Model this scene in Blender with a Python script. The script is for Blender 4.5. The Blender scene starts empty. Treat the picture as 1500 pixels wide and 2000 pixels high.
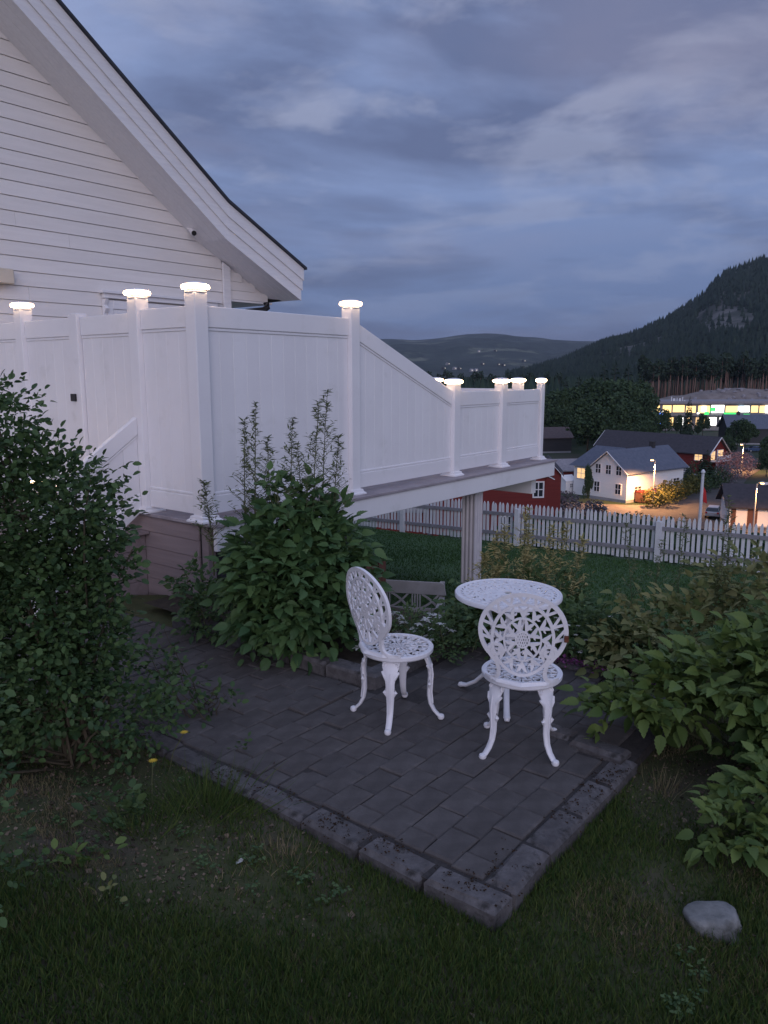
import bpy, bmesh, math, random
import numpy as np
from mathutils import Vector, Matrix, noise

random.seed(7)
rng = np.random.default_rng(7)
R = math.radians
scene = bpy.context.scene
col = scene.collection

# ---------------------------------------------------------------- camera
cam = bpy.data.cameras.new('camera')
cam.sensor_fit = 'VERTICAL'
cam.sensor_height = 36
cam.sensor_width = 27
cam.lens = 27.18
cam.clip_start = 0.05
cam.clip_end = 30000
camo = bpy.data.objects.new('camera', cam)
col.objects.link(camo)
camo.location = (0, 0, 1.9)
camo.rotation_euler = (R(90 - 10.1), 0, 0)
scene.camera = camo

# ---------------------------------------------------------------- sky (dusk, broken cloud)
world = bpy.data.worlds.new('World')
scene.world = world
world.use_nodes = True
wn, wl = world.node_tree.nodes, world.node_tree.links
wn.clear()


def wnode(t, **k):
    n = wn.new(t)
    for a, b in k.items():
        setattr(n, a, b)
    return n


def wmath(op, a, b=None):
    n = wnode('ShaderNodeMath', operation=op)
    for i, q in enumerate((a, b)):
        if q is None:
            continue
        if isinstance(q, (int, float)):
            n.inputs[i].default_value = q
        else:
            wl.new(q, n.inputs[i])
    return n.outputs[0]


def wramp(fac, stops):
    n = wnode('ShaderNodeValToRGB')
    el = n.color_ramp.elements
    while len(el) < len(stops):
        el.new(0.5)
    for e, (p, c) in zip(el, stops):
        e.position = p
        e.color = (*c, 1) if len(c) == 3 else c
    wl.new(fac, n.inputs[0])
    return n.outputs[0]


def wmix(fac, a, b, blend='MIX'):
    n = wnode('ShaderNodeMix', data_type='RGBA', blend_type=blend)
    if isinstance(fac, (int, float)):
        n.inputs[0].default_value = fac
    else:
        wl.new(fac, n.inputs[0])
    for i, q in ((6, a), (7, b)):
        if isinstance(q, tuple):
            n.inputs[i].default_value = (*q, 1)
        else:
            wl.new(q, n.inputs[i])
    return n.outputs[2]


tc = wnode('ShaderNodeTexCoord')
sep = wnode('ShaderNodeSeparateXYZ')
wl.new(tc.outputs['Generated'], sep.inputs[0])
zz = wmath('MAXIMUM', sep.outputs[2], 0.0)
den = wmath('ADD', zz, 0.16)
px = wmath('DIVIDE', sep.outputs[0], den)
py = wmath('DIVIDE', sep.outputs[1], den)
comb = wnode('ShaderNodeCombineXYZ')
wl.new(px, comb.inputs[0])
wl.new(py, comb.inputs[1])


def wnoise(scale, detail, rough, loc, stretch=(1, 1, 1), dist=0.0):
    mp = wnode('ShaderNodeMapping')
    mp.inputs['Location'].default_value = loc
    mp.inputs['Scale'].default_value = stretch
    wl.new(comb.outputs[0], mp.inputs[0])
    n = wnode('ShaderNodeTexNoise')
    n.inputs['Scale'].default_value = scale
    n.inputs['Detail'].default_value = detail
    n.inputs['Roughness'].default_value = rough
    n.inputs['Distortion'].default_value = dist
    wl.new(mp.outputs[0], n.inputs['Vector'])
    return n.outputs['Fac']


sky = wnode('ShaderNodeTexSky')
sky.sky_type = 'NISHITA'
sky.sun_disc = False
sky.sun_elevation = R(10)
sky.sun_rotation = R(165)
base = wramp(zz, [(0.0, (.092, .142, .300)), (.10, (.118, .170, .335)), (.26, (.215, .285, .500)),
                  (.50, (.300, .395, .660)), (1.0, (.33, .42, .69))])
n1 = wnoise(.62, 8, .55, (2.2, 12.1, 0), (1, 1.25, 1), .35)
n2 = wnoise(1.7, 8, .58, (9.7, 8.2, 0), (1, 1.1, 1), .3)
n3 = wnoise(.70, 6, .55, (3.9, 9.3, 0), (1, 1.2, 1), .3)
dark = wramp(n1, [(.43, (0, 0, 0)), (.57, (1, 1, 1))])
fluff = wramp(n2, [(.48, (0, 0, 0)), (.60, (1, 1, 1))])
pink = wramp(n3, [(.48, (0, 0, 0)), (.66, (1, 1, 1))])
hi = wramp(zz, [(.02, (0, 0, 0)), (.30, (1, 1, 1))])
c1 = wmix(wmath('MULTIPLY', dark, .78), base, (.078, .098, .195))
c2 = wmix(wmath('MULTIPLY', wmath('MULTIPLY', fluff, hi), .60), c1, (.33, .36, .50))
c3 = wmix(wmath('MULTIPLY', wmath('MULTIPLY', pink, hi), .34), c2, (.285, .262, .350))
bg1 = wnode('ShaderNodeBackground')
bg1.inputs[1].default_value = 1.0
wl.new(c3, bg1.inputs[0])
bg2 = wnode('ShaderNodeBackground')           # the clear twilight air behind the cloud deck
bg2.inputs[1].default_value = 0.004
wl.new(sky.outputs[0], bg2.inputs[0])
add = wnode('ShaderNodeAddShader')
wl.new(bg1.outputs[0], add.inputs[0])
wl.new(bg2.outputs[0], add.inputs[1])
wo = wnode('ShaderNodeOutputWorld')
wl.new(add.outputs[0], wo.inputs[0])

# the glow of the evening sky behind the photographer
sun = bpy.data.lights.new('sun', 'SUN')
sun.energy = 1.25
sun.angle = R(50)
sun.color = (.95, .87, 1.0)
suno = bpy.data.objects.new('sun', sun)
col.objects.link(suno)
sd = Vector((.06, -.97, .22)).normalized()      # towards the light
suno.rotation_euler = sd.to_track_quat('Z', 'Y').to_euler()
suno.location = (5, -20, 15)

HAZE = .000055
scene.view_settings.view_transform = 'Standard'
scene.view_settings.look = 'None'
scene.view_settings.exposure = 0.16
scene.view_settings.gamma = 1.0
scene.view_settings.use_curve_mapping = False

# ---------------------------------------------------------------- materials
MATS = {}


def mat(name, c1, c2=None, scale=8.0, rough=.7, bump=0.0, bscale=40.0, spec=.35, island=False, trans=0.0,
        emit=None, estr=0.0, metal=0.0, detail=5, stretch=None, c3=None, patch=(1.2, .55, .68), coat=0.0, objrand=0.0):
    if name in MATS:
        return MATS[name]
    m = bpy.data.materials.new(name)
    m.use_nodes = True
    nt = m.node_tree
    n, l = nt.nodes, nt.links
    b = n['Principled BSDF']
    b.inputs['Roughness'].default_value = rough
    b.inputs['Specular IOR Level'].default_value = spec
    b.inputs['Metallic'].default_value = metal
    b.inputs['Coat Weight'].default_value = coat
    c2 = c2 or c1
    tcn = n.new('ShaderNodeTexCoord')
    vec = tcn.outputs['Object']
    if stretch:
        mp = n.new('ShaderNodeMapping')
        mp.inputs['Scale'].default_value = stretch
        l.new(vec, mp.inputs[0])
        vec = mp.outputs[0]
    if island:
        g = n.new('ShaderNodeNewGeometry')
        fac = g.outputs['Random Per Island']
    else:
        t = n.new('ShaderNodeTexNoise')
        t.inputs['Scale'].default_value = scale
        t.inputs['Detail'].default_value = detail
        t.inputs['Roughness'].default_value = .6
        l.new(vec, t.inputs['Vector'])
        fac = t.outputs['Fac']
    cr = n.new('ShaderNodeValToRGB')
    cr.color_ramp.elements[0].position = .0 if island else .32
    cr.color_ramp.elements[1].position = 1.0 if island else .68
    cr.color_ramp.elements[0].color = (*c1, 1)
    cr.color_ramp.elements[1].color = (*c2, 1)
    l.new(fac, cr.inputs[0])
    outc = cr.outputs[0]
    if c3:
        t3 = n.new('ShaderNodeTexNoise')
        t3.inputs['Scale'].default_value = patch[0]
        t3.inputs['Detail'].default_value = 6
        t3.inputs['Roughness'].default_value = .62
        l.new(tcn.outputs['Object'], t3.inputs['Vector'])
        r3 = n.new('ShaderNodeValToRGB')
        r3.color_ramp.elements[0].position = patch[1]
        r3.color_ramp.elements[1].position = patch[2]
        l.new(t3.outputs['Fac'], r3.inputs[0])
        mx = n.new('ShaderNodeMix')
        mx.data_type = 'RGBA'
        l.new(r3.outputs[0], mx.inputs[0])
        l.new(outc, mx.inputs[6])
        mx.inputs[7].default_value = (*c3, 1)
        outc = mx.outputs[2]
    if objrand:
        oi = n.new('ShaderNodeObjectInfo')
        mr = n.new('ShaderNodeMapRange')
        mr.inputs['To Min'].default_value = 1 - objrand
        mr.inputs['To Max'].default_value = 1 + objrand
        l.new(oi.outputs['Random'], mr.inputs[0])
        hs = n.new('ShaderNodeHueSaturation')
        l.new(mr.outputs[0], hs.inputs['Value'])
        l.new(outc, hs.inputs['Color'])
        outc = hs.outputs[0]
    l.new(outc, b.inputs['Base Color'])
    if bump:
        tb = n.new('ShaderNodeTexNoise')
        tb.inputs['Scale'].default_value = bscale
        tb.inputs['Detail'].default_value = 6
        tb.inputs['Roughness'].default_value = .65
        l.new(vec, tb.inputs['Vector'])
        bp = n.new('ShaderNodeBump')
        bp.inputs['Strength'].default_value = bump
        bp.inputs['Distance'].default_value = .01
        l.new(tb.outputs['Fac'], bp.inputs['Height'])
        l.new(bp.outputs[0], b.inputs['Normal'])
    if emit:
        b.inputs['Emission Color'].default_value = (*emit, 1)
        b.inputs['Emission Strength'].default_value = estr
    if trans:
        tr = n.new('ShaderNodeBsdfTranslucent')
        l.new(outc, tr.inputs[0])
        ms = n.new('ShaderNodeMixShader')
        ms.inputs[0].default_value = trans
        l.new(b.outputs[0], ms.inputs[1])
        l.new(tr.outputs[0], ms.inputs[2])
        l.new(ms.outputs[0], n['Material Output'].inputs[0])
    MATS[name] = m
    return m


M_vinyl = mat('vinyl', (.78, .765, .79), (.83, .82, .84), 1.5, .26, spec=.5, c3=(.70, .69, .69), patch=(3.5, .58, .80), objrand=.02)
M_wood_white = mat('white_paint', (.72, .71, .73), (.80, .79, .80), 6, .5, bump=.08, bscale=60, stretch=(.6, 6, 6))
M_siding = mat('siding_paint', (.74, .71, .69), (.80, .77, .75), 2.5, .5, bump=.12, bscale=50, stretch=(.5, 6, 6), objrand=.035)
M_skirt = mat('skirt_paint', (.23, .185, .19), (.29, .235, .24), 3, .6, bump=.15, bscale=40, stretch=(6, .5, 6), objrand=.08)
M_deck = mat('deck_boards', (.26, .23, .25), (.36, .32, .34), 5, .6, bump=.2, bscale=50)
M_roof = mat('roof_felt', (.030, .034, .045), (.05, .054, .068), 4, .75, bump=.3, bscale=80)
M_black = mat('black_metal', (.012, .012, .014), (.022, .022, .024), 5, .4)
M_alu = mat('cast_aluminium_white', (.74, .73, .77), (.82, .81, .84), 14, .38, bump=.25, bscale=120, spec=.5, c3=(.60, .58, .57), patch=(16, .62, .80))
M_rust = mat('rust', (.09, .03, .018), (.17, .06, .03), 60, .9)
M_lamp = mat('lamp_glow', (.9, .8, .65), rough=.4, emit=(1.0, .66, .38), estr=18.0)
M_paver = mat('paver_concrete', (.070, .063, .062), (.108, .098, .096), 9, .9, bump=.5, bscale=90,
              c3=(.19, .18, .185), patch=(2.3, .60, .74), objrand=.11)
M_kerb = mat('kerb_concrete', (.075, .069, .070), (.145, .135, .137), 12, .92, bump=.8, bscale=60,
             c3=(.035, .033, .032), patch=(7, .55, .66), objrand=.15)
M_joint = mat('joint_sand', (.040, .036, .036), (.065, .058, .056), 40, 1, bump=.4, bscale=120)
M_lawnbase = mat('lawn_soil', (.045, .056, .022), (.080, .082, .036), 7, 1, bump=.6, bscale=90,
                 c3=(.095, .074, .056), patch=(1.3, .52, .64))
M_lawnfar = mat('far_lawn', (.034, .074, .024), (.052, .102, .034), 2.5, 1, bump=.6, bscale=60)
M_soil = mat('bed_soil', (.030, .024, .018), (.062, .048, .036), 14, 1, bump=.8, bscale=50)
M_grass = mat('grass_blade', (.028, .074, .018), (.105, .135, .034), island=True, rough=.7, trans=.25, spec=.2)
M_dry = mat('dry_grass', (.15, .125, .065), (.26, .215, .12), island=True, rough=.8, trans=.2, spec=.2)
M_rose = mat('rose_leaf', (.032, .070, .028), (.085, .145, .048), island=True, rough=.55, trans=.22, spec=.3)
M_goat = mat('goatsbeard_leaf', (.040, .092, .036), (.100, .175, .058), island=True, rough=.55, trans=.22, spec=.3)
M_right = mat('yellow_green_leaf', (.060, .112, .030), (.150, .210, .055), island=True, rough=.55, trans=.25, spec=.3)
M_lowleaf = mat('bed_leaf', (.040, .085, .032), (.110, .165, .060), island=True, rough=.6, trans=.22, spec=.3)
M_rusty = mat('reddish_leaf', (.110, .150, .050), (.245, .235, .095), island=True, rough=.6, trans=.22, spec=.3)
M_plume = mat('plume_straw', (.26, .25, .10), (.50, .43, .21), island=True, rough=.8, trans=.25, spec=.2)
M_plumeg = mat('plume_green', (.085, .115, .055), (.17, .19, .10), island=True, rough=.8, trans=.2, spec=.2)
M_stem = mat('stem_bark', (.055, .050, .030), (.095, .075, .05), 20, .85)
M_stemg = mat('stem_green', (.07, .085, .035), (.11, .11, .055), 20, .8)
M_petal = mat('white_petal', (.62, .62, .60), (.78, .78, .75), island=True, rough=.6, trans=.3, spec=.2)
M_yellow = mat('yellow_petal', (.55, .36, .03), (.75, .52, .05), island=True, rough=.6, trans=.2)
M_purple = mat('purple_petal', (.14, .035, .12), (.24, .07, .20), island=True, rough=.7)
M_moss = mat('moss', (.018, .014, .010), (.055, .028, .014), island=True, rough=1, spec=.1)
M_stone = mat('granite', (.13, .135, .13), (.27, .27, .265), 14, .9, bump=.9, bscale=30, c3=(.07, .07, .065), patch=(5, .5, .62))
M_brown = mat('brown_stain', (.085, .036, .026), (.13, .06, .045), 8, .6, stretch=(6, 6, .6))
M_bench = mat('bench_paint', (.27, .255, .25), (.36, .34, .335), 6, .6, bump=.1)
M_picket = mat('picket_paint', (.60, .62, .66), (.72, .73, .76), 6, .6, bump=.1, objrand=.09)
M_rail = mat('grey_rail', (.20, .20, .22), (.28, .27, .30), 5, .8, bump=.2)  # fence rails, a darker grey than the pickets
M_column = mat('column_paint', (.50, .47, .50), (.58, .55, .57), 5, .55)
M_cream = mat('cream_panel', (.56, .50, .41), (.64, .57, .47), 5, .5)
M_glassdark = mat('dark_pane', (.02, .025, .032), (.035, .04, .05), 4, .08, spec=.6)
M_glasslit = mat('lit_pane', (.5, .35, .2), rough=.3, emit=(1, .62, .28), estr=.9)
M_asphalt = mat('asphalt', (.055, .052, .052), (.085, .08, .078), 1.2, .9)
M_gravel = mat('gravel_yard', (.14, .12, .105), (.22, .19, .165), 1.5, 1)
M_valley = mat('valley_grass', (.022, .042, .020), (.045, .065, .028), .12, 1, c3=(.055, .05, .034), patch=(.03, .5, .62))
M_hwhite = mat('house_white', (.76, .755, .76), (.82, .815, .82), .8, .6, stretch=(.4, .4, 12))
M_hred = mat('house_red', (.125, .016, .014), (.18, .026, .022), 1.0, .7, stretch=(.4, .4, 10))
M_hdark = mat('house_dark', (.030, .030, .034), (.05, .048, .05), 1.0, .7, stretch=(.4, .4, 10))
M_slate = mat('slate_roof', (.085, .10, .14), (.12, .135, .18), 2, .7)
M_droof = mat('dark_roof', (.036, .034, .042), (.055, .05, .06), 2, .75)
M_groof = mat('grey_roof', (.20, .19, .21), (.30, .28, .30), 2, .7)
M_broof = mat('brown_roof', (.075, .055, .058), (.105, .08, .08), 2, .75)
M_found = mat('foundation', (.26, .26, .28), (.33, .33, .35), 2, .9)
M_treeleaf = mat('tree_leaf', (.030, .058, .030), (.070, .110, .050), island=True, rough=.7, trans=.2, spec=.2)
M_conifer = mat('conifer_needles', (.020, .038, .026), (.044, .066, .040), island=True, rough=.8, spec=.15)
M_hedge = mat('hedge_leaf', (.060, .070, .020), (.14, .13, .035), island=True, rough=.7, trans=.2, spec=.2)
M_pinkleaf = mat('pink_blossom', (.38, .17, .15), (.55, .28, .24), island=True, rough=.8, trans=.2)
M_lilac = mat('lilac_blossom', (.10, .085, .095), (.22, .19, .21), island=True, rough=.8, trans=.2)
M_trunk = mat('pine_trunk', (.17, .11, .09), (.30, .18, .14), 1.5, .9, stretch=(3, 3, .4))
M_birch = mat('birch_trunk', (.45, .44, .42), (.6, .6, .57), 2, .8)
M_mount = mat('mountain_forest_floor', (.030, .036, .028), (.085, .085, .078), .02, 1, c3=(.13, .125, .12), patch=(.02, .50, .62))
M_hills = mat('far_hill_forest', (.008, .016, .016), (.040, .055, .044), .012, 1, c3=(.12, .13, .09), patch=(.0042, .56, .62))
M_slope = mat('slope_spruce', (.010, .022, .017), (.030, .046, .032), island=True, rough=.8, spec=.15)
M_rock = mat('rubble', (.15, .125, .115), (.25, .215, .20), .25, 1, bump=.6, bscale=1.5)
M_carwhite = mat('car_white', (.70, .70, .71), rough=.25, spec=.6, coat=.5)
M_carsilver = mat('car_silver', (.52, .50, .50), rough=.28, spec=.6, coat=.5)
M_carblue = mat('car_blue', (.05, .08, .16), rough=.25, spec=.6, coat=.5)
M_tyre = mat('tyre', (.012, .012, .012), rough=.9)
M_steel = mat('galvanised', (.38, .38, .40), (.46, .46, .48), 5, .5, metal=.3)
M_sodium = mat('sodium_lamp', (.9, .6, .3), emit=(1, .55, .20), estr=22)
M_shop = mat('shop_panel', (.16, .16, .175), (.22, .22, .235), .5, .6)


def sig(name, c, s):
    return mat(name, tuple(.5 * q for q in c), emit=c, estr=s)


M_signw = sig('sign_white', (1, .97, .92), 3.2)
M_signy = sig('sign_warm', (1, .66, .26), 1.6)
M_signg = sig('sign_green', (.06, .85, .16), 1.3)
M_signb = sig('sign_blue', (.12, .26, 1), 1.7)
M_signr = sig('sign_red', (1, .25, .18), 1.2)
M_signc = sig('sign_cyan', (.55, .8, 1), 1.8)
M_signq = sig('sign_lime', (.75, 1, .45), 1.2)
M_farm = sig('farm_light', (1, .95, .8), .55)
M_red = mat('sign_red_paint', (.5, .03, .03), rough=.5)
M_bluep = mat('pennant_blue', (.03, .05, .22), rough=.8)


# ---------------------------------------------------------------- mesh helpers
def link(o, parent=None):
    col.objects.link(o)
    if parent is not None:
        o.parent = parent
    return o


def tag(o, label=None, cat=None, group=None, kind=None):
    if label:
        o['label'] = label
    if cat:
        o['category'] = cat
    if group:
        o['group'] = group
    if kind:
        o['kind'] = kind
    return o


def empty(name, loc, rz=0.0, label=None, cat=None, group=None):
    o = bpy.data.objects.new(name, None)
    o.empty_display_size = .1
    o.location = loc
    o.rotation_euler = (0, 0, rz)
    link(o)
    return tag(o, label, cat, group)


def copy_tree(o, parent=None):
    c = o.copy()
    col.objects.link(c)
    if parent is not None:
        c.parent = parent
    for ch in list(o.children):
        copy_tree(ch, c)
    return c


def inst(name, me, parent, loc=(0, 0, 0), rot=(0, 0, 0), scale=(1, 1, 1)):
    o = bpy.data.objects.new(name, me)
    o.location, o.rotation_euler, o.scale = loc, rot, scale
    return link(o, parent)


class MB:
    def __init__(s):
        s.v, s.f = [], []

    def add(s, vs, fs):
        k = len(s.v)
        s.v += [tuple(p) for p in vs]
        s.f += [tuple(i + k for i in f) for f in fs]
        return s

    def box(s, x0, x1, y0, y1, z0, z1):
        return s.add([(x0, y0, z0), (x1, y0, z0), (x1, y1, z0), (x0, y1, z0), (x0, y0, z1), (x1, y0, z1), (x1, y1, z1), (x0, y1, z1)],
                     [(0, 3, 2, 1), (4, 5, 6, 7), (0, 1, 5, 4), (1, 2, 6, 5), (2, 3, 7, 6), (3, 0, 4, 7)])

    def bar(s, p, q, w, h, up=(0, 0, 1)):
        p, q, up = Vector(p), Vector(q), Vector(up)
        d = (q - p).normalized()
        x = d.cross(up)
        if x.length < 1e-4:
            x = d.cross(Vector((1, 0, 0)))
        x.normalize()
        u = x.cross(d).normalized()
        x, u = x * w / 2, u * h / 2
        return s.add([p - x - u, p + x - u, p + x + u, p - x + u, q - x - u, q + x - u, q + x + u, q - x + u],
                     [(0, 1, 2, 3), (7, 6, 5, 4), (0, 4, 5, 1), (1, 5, 6, 2), (2, 6, 7, 3), (3, 7, 4, 0)])

    def prism(s, pts, axis, a0, a1):
        """2-D polygon pts extruded from a0 to a1 along an axis"""
        n = len(pts)

        def P(a, p):
            return (a, p[0], p[1]) if axis == 'x' else (p[0], a, p[1]) if axis == 'y' else (p[0], p[1], a)
        vs = [P(a0, p) for p in pts] + [P(a1, p) for p in pts]
        fs = [tuple(range(n))[::-1], tuple(range(n, 2 * n))]
        fs += [(i, (i + 1) % n, n + (i + 1) % n, n + i) for i in range(n)]
        return s.add(vs, fs)

    def tube(s, pts, rad, n=8, sx=1.0, caps=True, ref=(0, 0, 1)):
        pts = [Vector(p) for p in pts]
        if not hasattr(rad, '__len__'):
            rad = [rad] * len(pts)
        k = len(s.v)
        up = Vector(ref)
        for i, p in enumerate(pts):
            d = (pts[min(i + 1, len(pts) - 1)] - pts[max(i - 1, 0)]).normalized()
            x = d.cross(up)
            if x.length < 1e-3:
                x = d.cross(Vector((.3, 1, 0)))
            x.normalize()
            y = x.cross(d)
            r = rad[i]
            rx, ry = (r if hasattr(r, '__len__') else (r * sx, r))
            for j in range(n):
                a = 2 * math.pi * j / n
                s.v.append(tuple(p + x * (math.cos(a) * rx) + y * (math.sin(a) * ry)))
        for i in range(len(pts) - 1):
            for j in range(n):
                a, b = k + i * n + j, k + i * n + (j + 1) % n
                s.f.append((a, b, b + n, a + n))
        if caps:
            s.f.append(tuple(k + j for j in range(n))[::-1])
            s.f.append(tuple(k + (len(pts) - 1) * n + j for j in range(n)))
        return s

    def lathe(s, prof, n=24, c=(0, 0, 0), sq=0.0):
        """profile (r, z); sq > 0 squares the round off"""
        k = len(s.v)
        for r, z in prof:
            for j in range(n):
                a = 2 * math.pi * (j + .5) / n
                ca, sa = math.cos(a), math.sin(a)
                q = 1.0 / (max(abs(ca), abs(sa)) * sq + (1 - sq)) if sq else 1.0
                s.v.append((c[0] + r * q * ca, c[1] + r * q * sa, c[2] + z))
        for i in range(len(prof) - 1):
            for j in range(n):
                a, b = k + i * n + j, k + i * n + (j + 1) % n
                s.f.append((a, b, b + n, a + n))
        s.f.append(tuple(k + j for j in range(n))[::-1])
        s.f.append(tuple(k + (len(prof) - 1) * n + j for j in range(n)))
        return s

    def map(s, fn, start=0):
        s.v[start:] = [tuple(fn(*p)) for p in s.v[start:]]
        return s

    def mesh(s, name, m, smooth=False):
        me = bpy.data.meshes.new(name)
        me.from_pydata(s.v, [], s.f)
        bm = bmesh.new()
        bm.from_mesh(me)
        bmesh.ops.recalc_face_normals(bm, faces=bm.faces)
        bm.to_mesh(me)
        bm.free()
        if m:
            me.materials.append(m)
        if smooth:
            me.polygons.foreach_set('use_smooth', [True] * len(me.polygons))
        return me

    def build(s, name, m, parent=None, loc=(0, 0, 0), rz=0.0, smooth=False, bevel=0.0, seg=1):
        o = bpy.data.objects.new(name, s.mesh(name, m, smooth))
        o.location = loc
        o.rotation_euler = (0, 0, rz)
        link(o, parent)
        if bevel:
            b = o.modifiers.new('bevel', 'BEVEL')
            b.width = bevel
            b.segments = seg
            b.limit_method = 'ANGLE'
        if smooth:
            try:
                es = o.modifiers.new('edges', 'EDGE_SPLIT')
                es.split_angle = R(42)
            except Exception:
                pass
        return o


def np_mesh(name, V, F, m):
    """fast triangle mesh from arrays"""
    me = bpy.data.meshes.new(name)
    V = np.ascontiguousarray(V, dtype=np.float32)
    F = np.ascontiguousarray(F, dtype=np.int32)
    me.vertices.add(len(V))
    me.vertices.foreach_set('co', V.ravel())
    k = F.shape[1]
    me.loops.add(F.size)
    me.loops.foreach_set('vertex_index', F.ravel())
    me.polygons.add(len(F))
    me.polygons.foreach_set('loop_start', np.arange(0, F.size, k, dtype=np.int32))
    me.polygons.foreach_set('loop_total', np.full(len(F), k, dtype=np.int32))
    me.update(calc_edges=True)
    me.validate()
    me.materials.append(m)
    return me


# leaf templates: x across, y along, z up
def leaf_template(prof, fold=.25, droop=.25, curl=0.0):
    vs, fs = [], []
    for y, w in prof:
        vs += [(-w, y, fold * w - droop * y * y), (0, y, -droop * y * y), (w, y, fold * w - droop * y * y + curl * w)]
    for i in range(len(prof) - 1):
        a = 3 * i
        for j in (0, 1):
            fs += [(a + j, a + j + 1, a + j + 4), (a + j, a + j + 4, a + j + 3)]
    return np.array(vs, float), np.array(fs)


T_OVATE = leaf_template([(0, .03), (.18, .22), (.38, .31), (.62, .24), (.84, .10), (1, .004)], .28, .30)
def toothed(n, wmax, fold, droop):
    prof = [(0, .02)]
    for i in range(1, n):
        y = i / n
        w = wmax * (math.sin(math.pi * y ** .72) ** .85) * (1 - .12 * y)
        prof += [(y - .25 / n, w * .84), (y, w)]
    return leaf_template(prof + [(1.0, .003)], fold, droop)


T_SERR = toothed(6, .33, .34, .22)
T_ROSE = leaf_template([(0, .05), (.25, .28), (.6, .32), (.86, .18), (1, .02)], .25, .12)
T_SMALL = leaf_template([(0, .04), (.45, .30), (1, .02)], .3, .2)
T_LANCE = leaf_template([(0, .03), (.4, .14), (1, .01)], .3, .25)
T_BLADE = (np.array([(-.5, 0, 0), (.5, 0, 0), (-.32, .55, .06), (.32, .55, .06), (0, 1, .22)], float),
           np.array([(0, 1, 3), (0, 3, 2), (2, 3, 4)]))
T_CLUMP = leaf_template([(0, .1), (.5, .55), (1, .12)], .3, .15)


def basis(D, U):
    Y = D / np.maximum(np.linalg.norm(D, axis=1, keepdims=True), 1e-6)
    X = np.cross(Y, U)
    X /= np.maximum(np.linalg.norm(X, axis=1, keepdims=True), 1e-6)
    Z = np.cross(X, Y)
    return X, Y, Z


def leaves(T, P, D, U, S, W=None):
    V0, F0 = T
    P, D, U, S = (np.asarray(a, float) for a in (P, D, U, S))
    X, Y, Z = basis(D, U)
    n, k = len(P), len(V0)
    W = S if W is None else np.asarray(W, float)
    V = (P[:, None, :] + X[:, None, :] * (V0[None, :, 0:1] * W[:, None, None])
         + Y[:, None, :] * (V0[None, :, 1:2] * S[:, None, None]) + Z[:, None, :] * (V0[None, :, 2:3] * S[:, None, None]))
    F = F0[None] + (np.arange(n) * k)[:, None, None]
    return V.reshape(-1, 3), F.reshape(-1, 3)


def merge(parts):
    Vs, Fs, k = [], [], 0
    for V, F in parts:
        Vs.append(V)
        Fs.append(F + k)
        k += len(V)
    return np.concatenate(Vs), np.concatenate(Fs)


def unit(v):
    return v / np.maximum(np.linalg.norm(v, axis=-1, keepdims=True), 1e-6)


def sprays(P, D, n_pairs, length, size, up=0.0, jit=.25):
    """compound leaves: leaflets in pairs along a rachis and one at its tip -> P, D, U, S of the leaflets"""
    D = unit(D)
    side = unit(np.cross(D, np.array([0, 0, 1.0])) + 1e-4)
    nor = unit(np.cross(side, D))
    D = unit(D + rng.normal(0, .30, D.shape))
    side = unit(np.cross(D, np.array([0, 0, 1.0])) + 1e-4)
    L = length * rng.uniform(.75, 1.2, (len(P), 1))
    oP, oD, oU, oS = [], [], [], []
    for i in range(n_pairs):
        f = .3 + .62 * i / max(n_pairs, 1)
        for sgn in (-1, 1):
            oP.append(P + D * L * f - np.array([0, 0, .12]) * L * f * f)
            oD.append(D * .55 + side * sgn * .9 + np.array([0, 0, up - .12]) + rng.normal(0, jit, P.shape))
            oU.append(nor + rng.normal(0, jit * 1.6, P.shape))
            oS.append(size * rng.uniform(.42, 1.12, len(P)) * (.8 + .2 * f))
    oP.append(P + D * L - np.array([0, 0, .12]) * L)
    oD.append(D + np.array([0, 0, up - .25]) + rng.normal(0, jit, P.shape) * .4)
    oU.append(nor + rng.normal(0, jit, P.shape))
    oS.append(size * rng.uniform(.9, 1.25, len(P)))
    return np.concatenate(oP), np.concatenate(oD), np.concatenate(oU), np.concatenate(oS)


def blob_points(c, r, n, shell=.45, zmin=None):
    """points in an ellipsoid, thicker towards its skin, with outward directions; lumpy"""
    d = unit(rng.normal(size=(n, 3)))
    ph = rng.uniform(0, 6.28, 6)
    lump = 1 + .13 * np.sin(3.1 * d[:, 0] + ph[0]) * np.cos(3.7 * d[:, 2] + ph[1]) + .10 * np.sin(6.3 * d[:, 1] + ph[2] + 4 * d[:, 2])
    rad = (shell + (1 - shell) * rng.random(n) ** .6) * lump
    P = np.array(c) + d * rad[:, None] * np.array(r)
    if zmin is not None:
        k = P[:, 2] > zmin
        P, d = P[k], d[k]
    return P, d


def leaf_objects(parent, T, m, P, D, U, S, name='leaf'):
    """leaves one can pick apart: an object each, sharing one mesh"""
    me = bpy.data.meshes.new(name)
    me.from_pydata([tuple(v) for v in T[0]], [], [tuple(f) for f in T[1]])
    me.materials.append(m)
    X, Y, Z = basis(np.asarray(D, float), np.asarray(U, float))
    inv = Matrix.Translation(parent.location).inverted()
    for i in range(len(P)):
        s = float(S[i])
        mt = Matrix(((X[i][0] * s, Y[i][0] * s, Z[i][0] * s, P[i][0]), (X[i][1] * s, Y[i][1] * s, Z[i][1] * s, P[i][1]),
                     (X[i][2] * s, Y[i][2] * s, Z[i][2] * s, P[i][2]), (0, 0, 0, 1)))
        o = bpy.data.objects.new(name, me)
        link(o, parent)
        o.matrix_local = inv @ mt


def rel(V, o):
    return V - np.array(o.location)


def child_mesh(name, V, F, m, parent, kind=None):
    o = bpy.data.objects.new(name, np_mesh(name, rel(V, parent), F, m))
    link(o, parent)
    if kind:
        o['kind'] = kind
    return o


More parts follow.
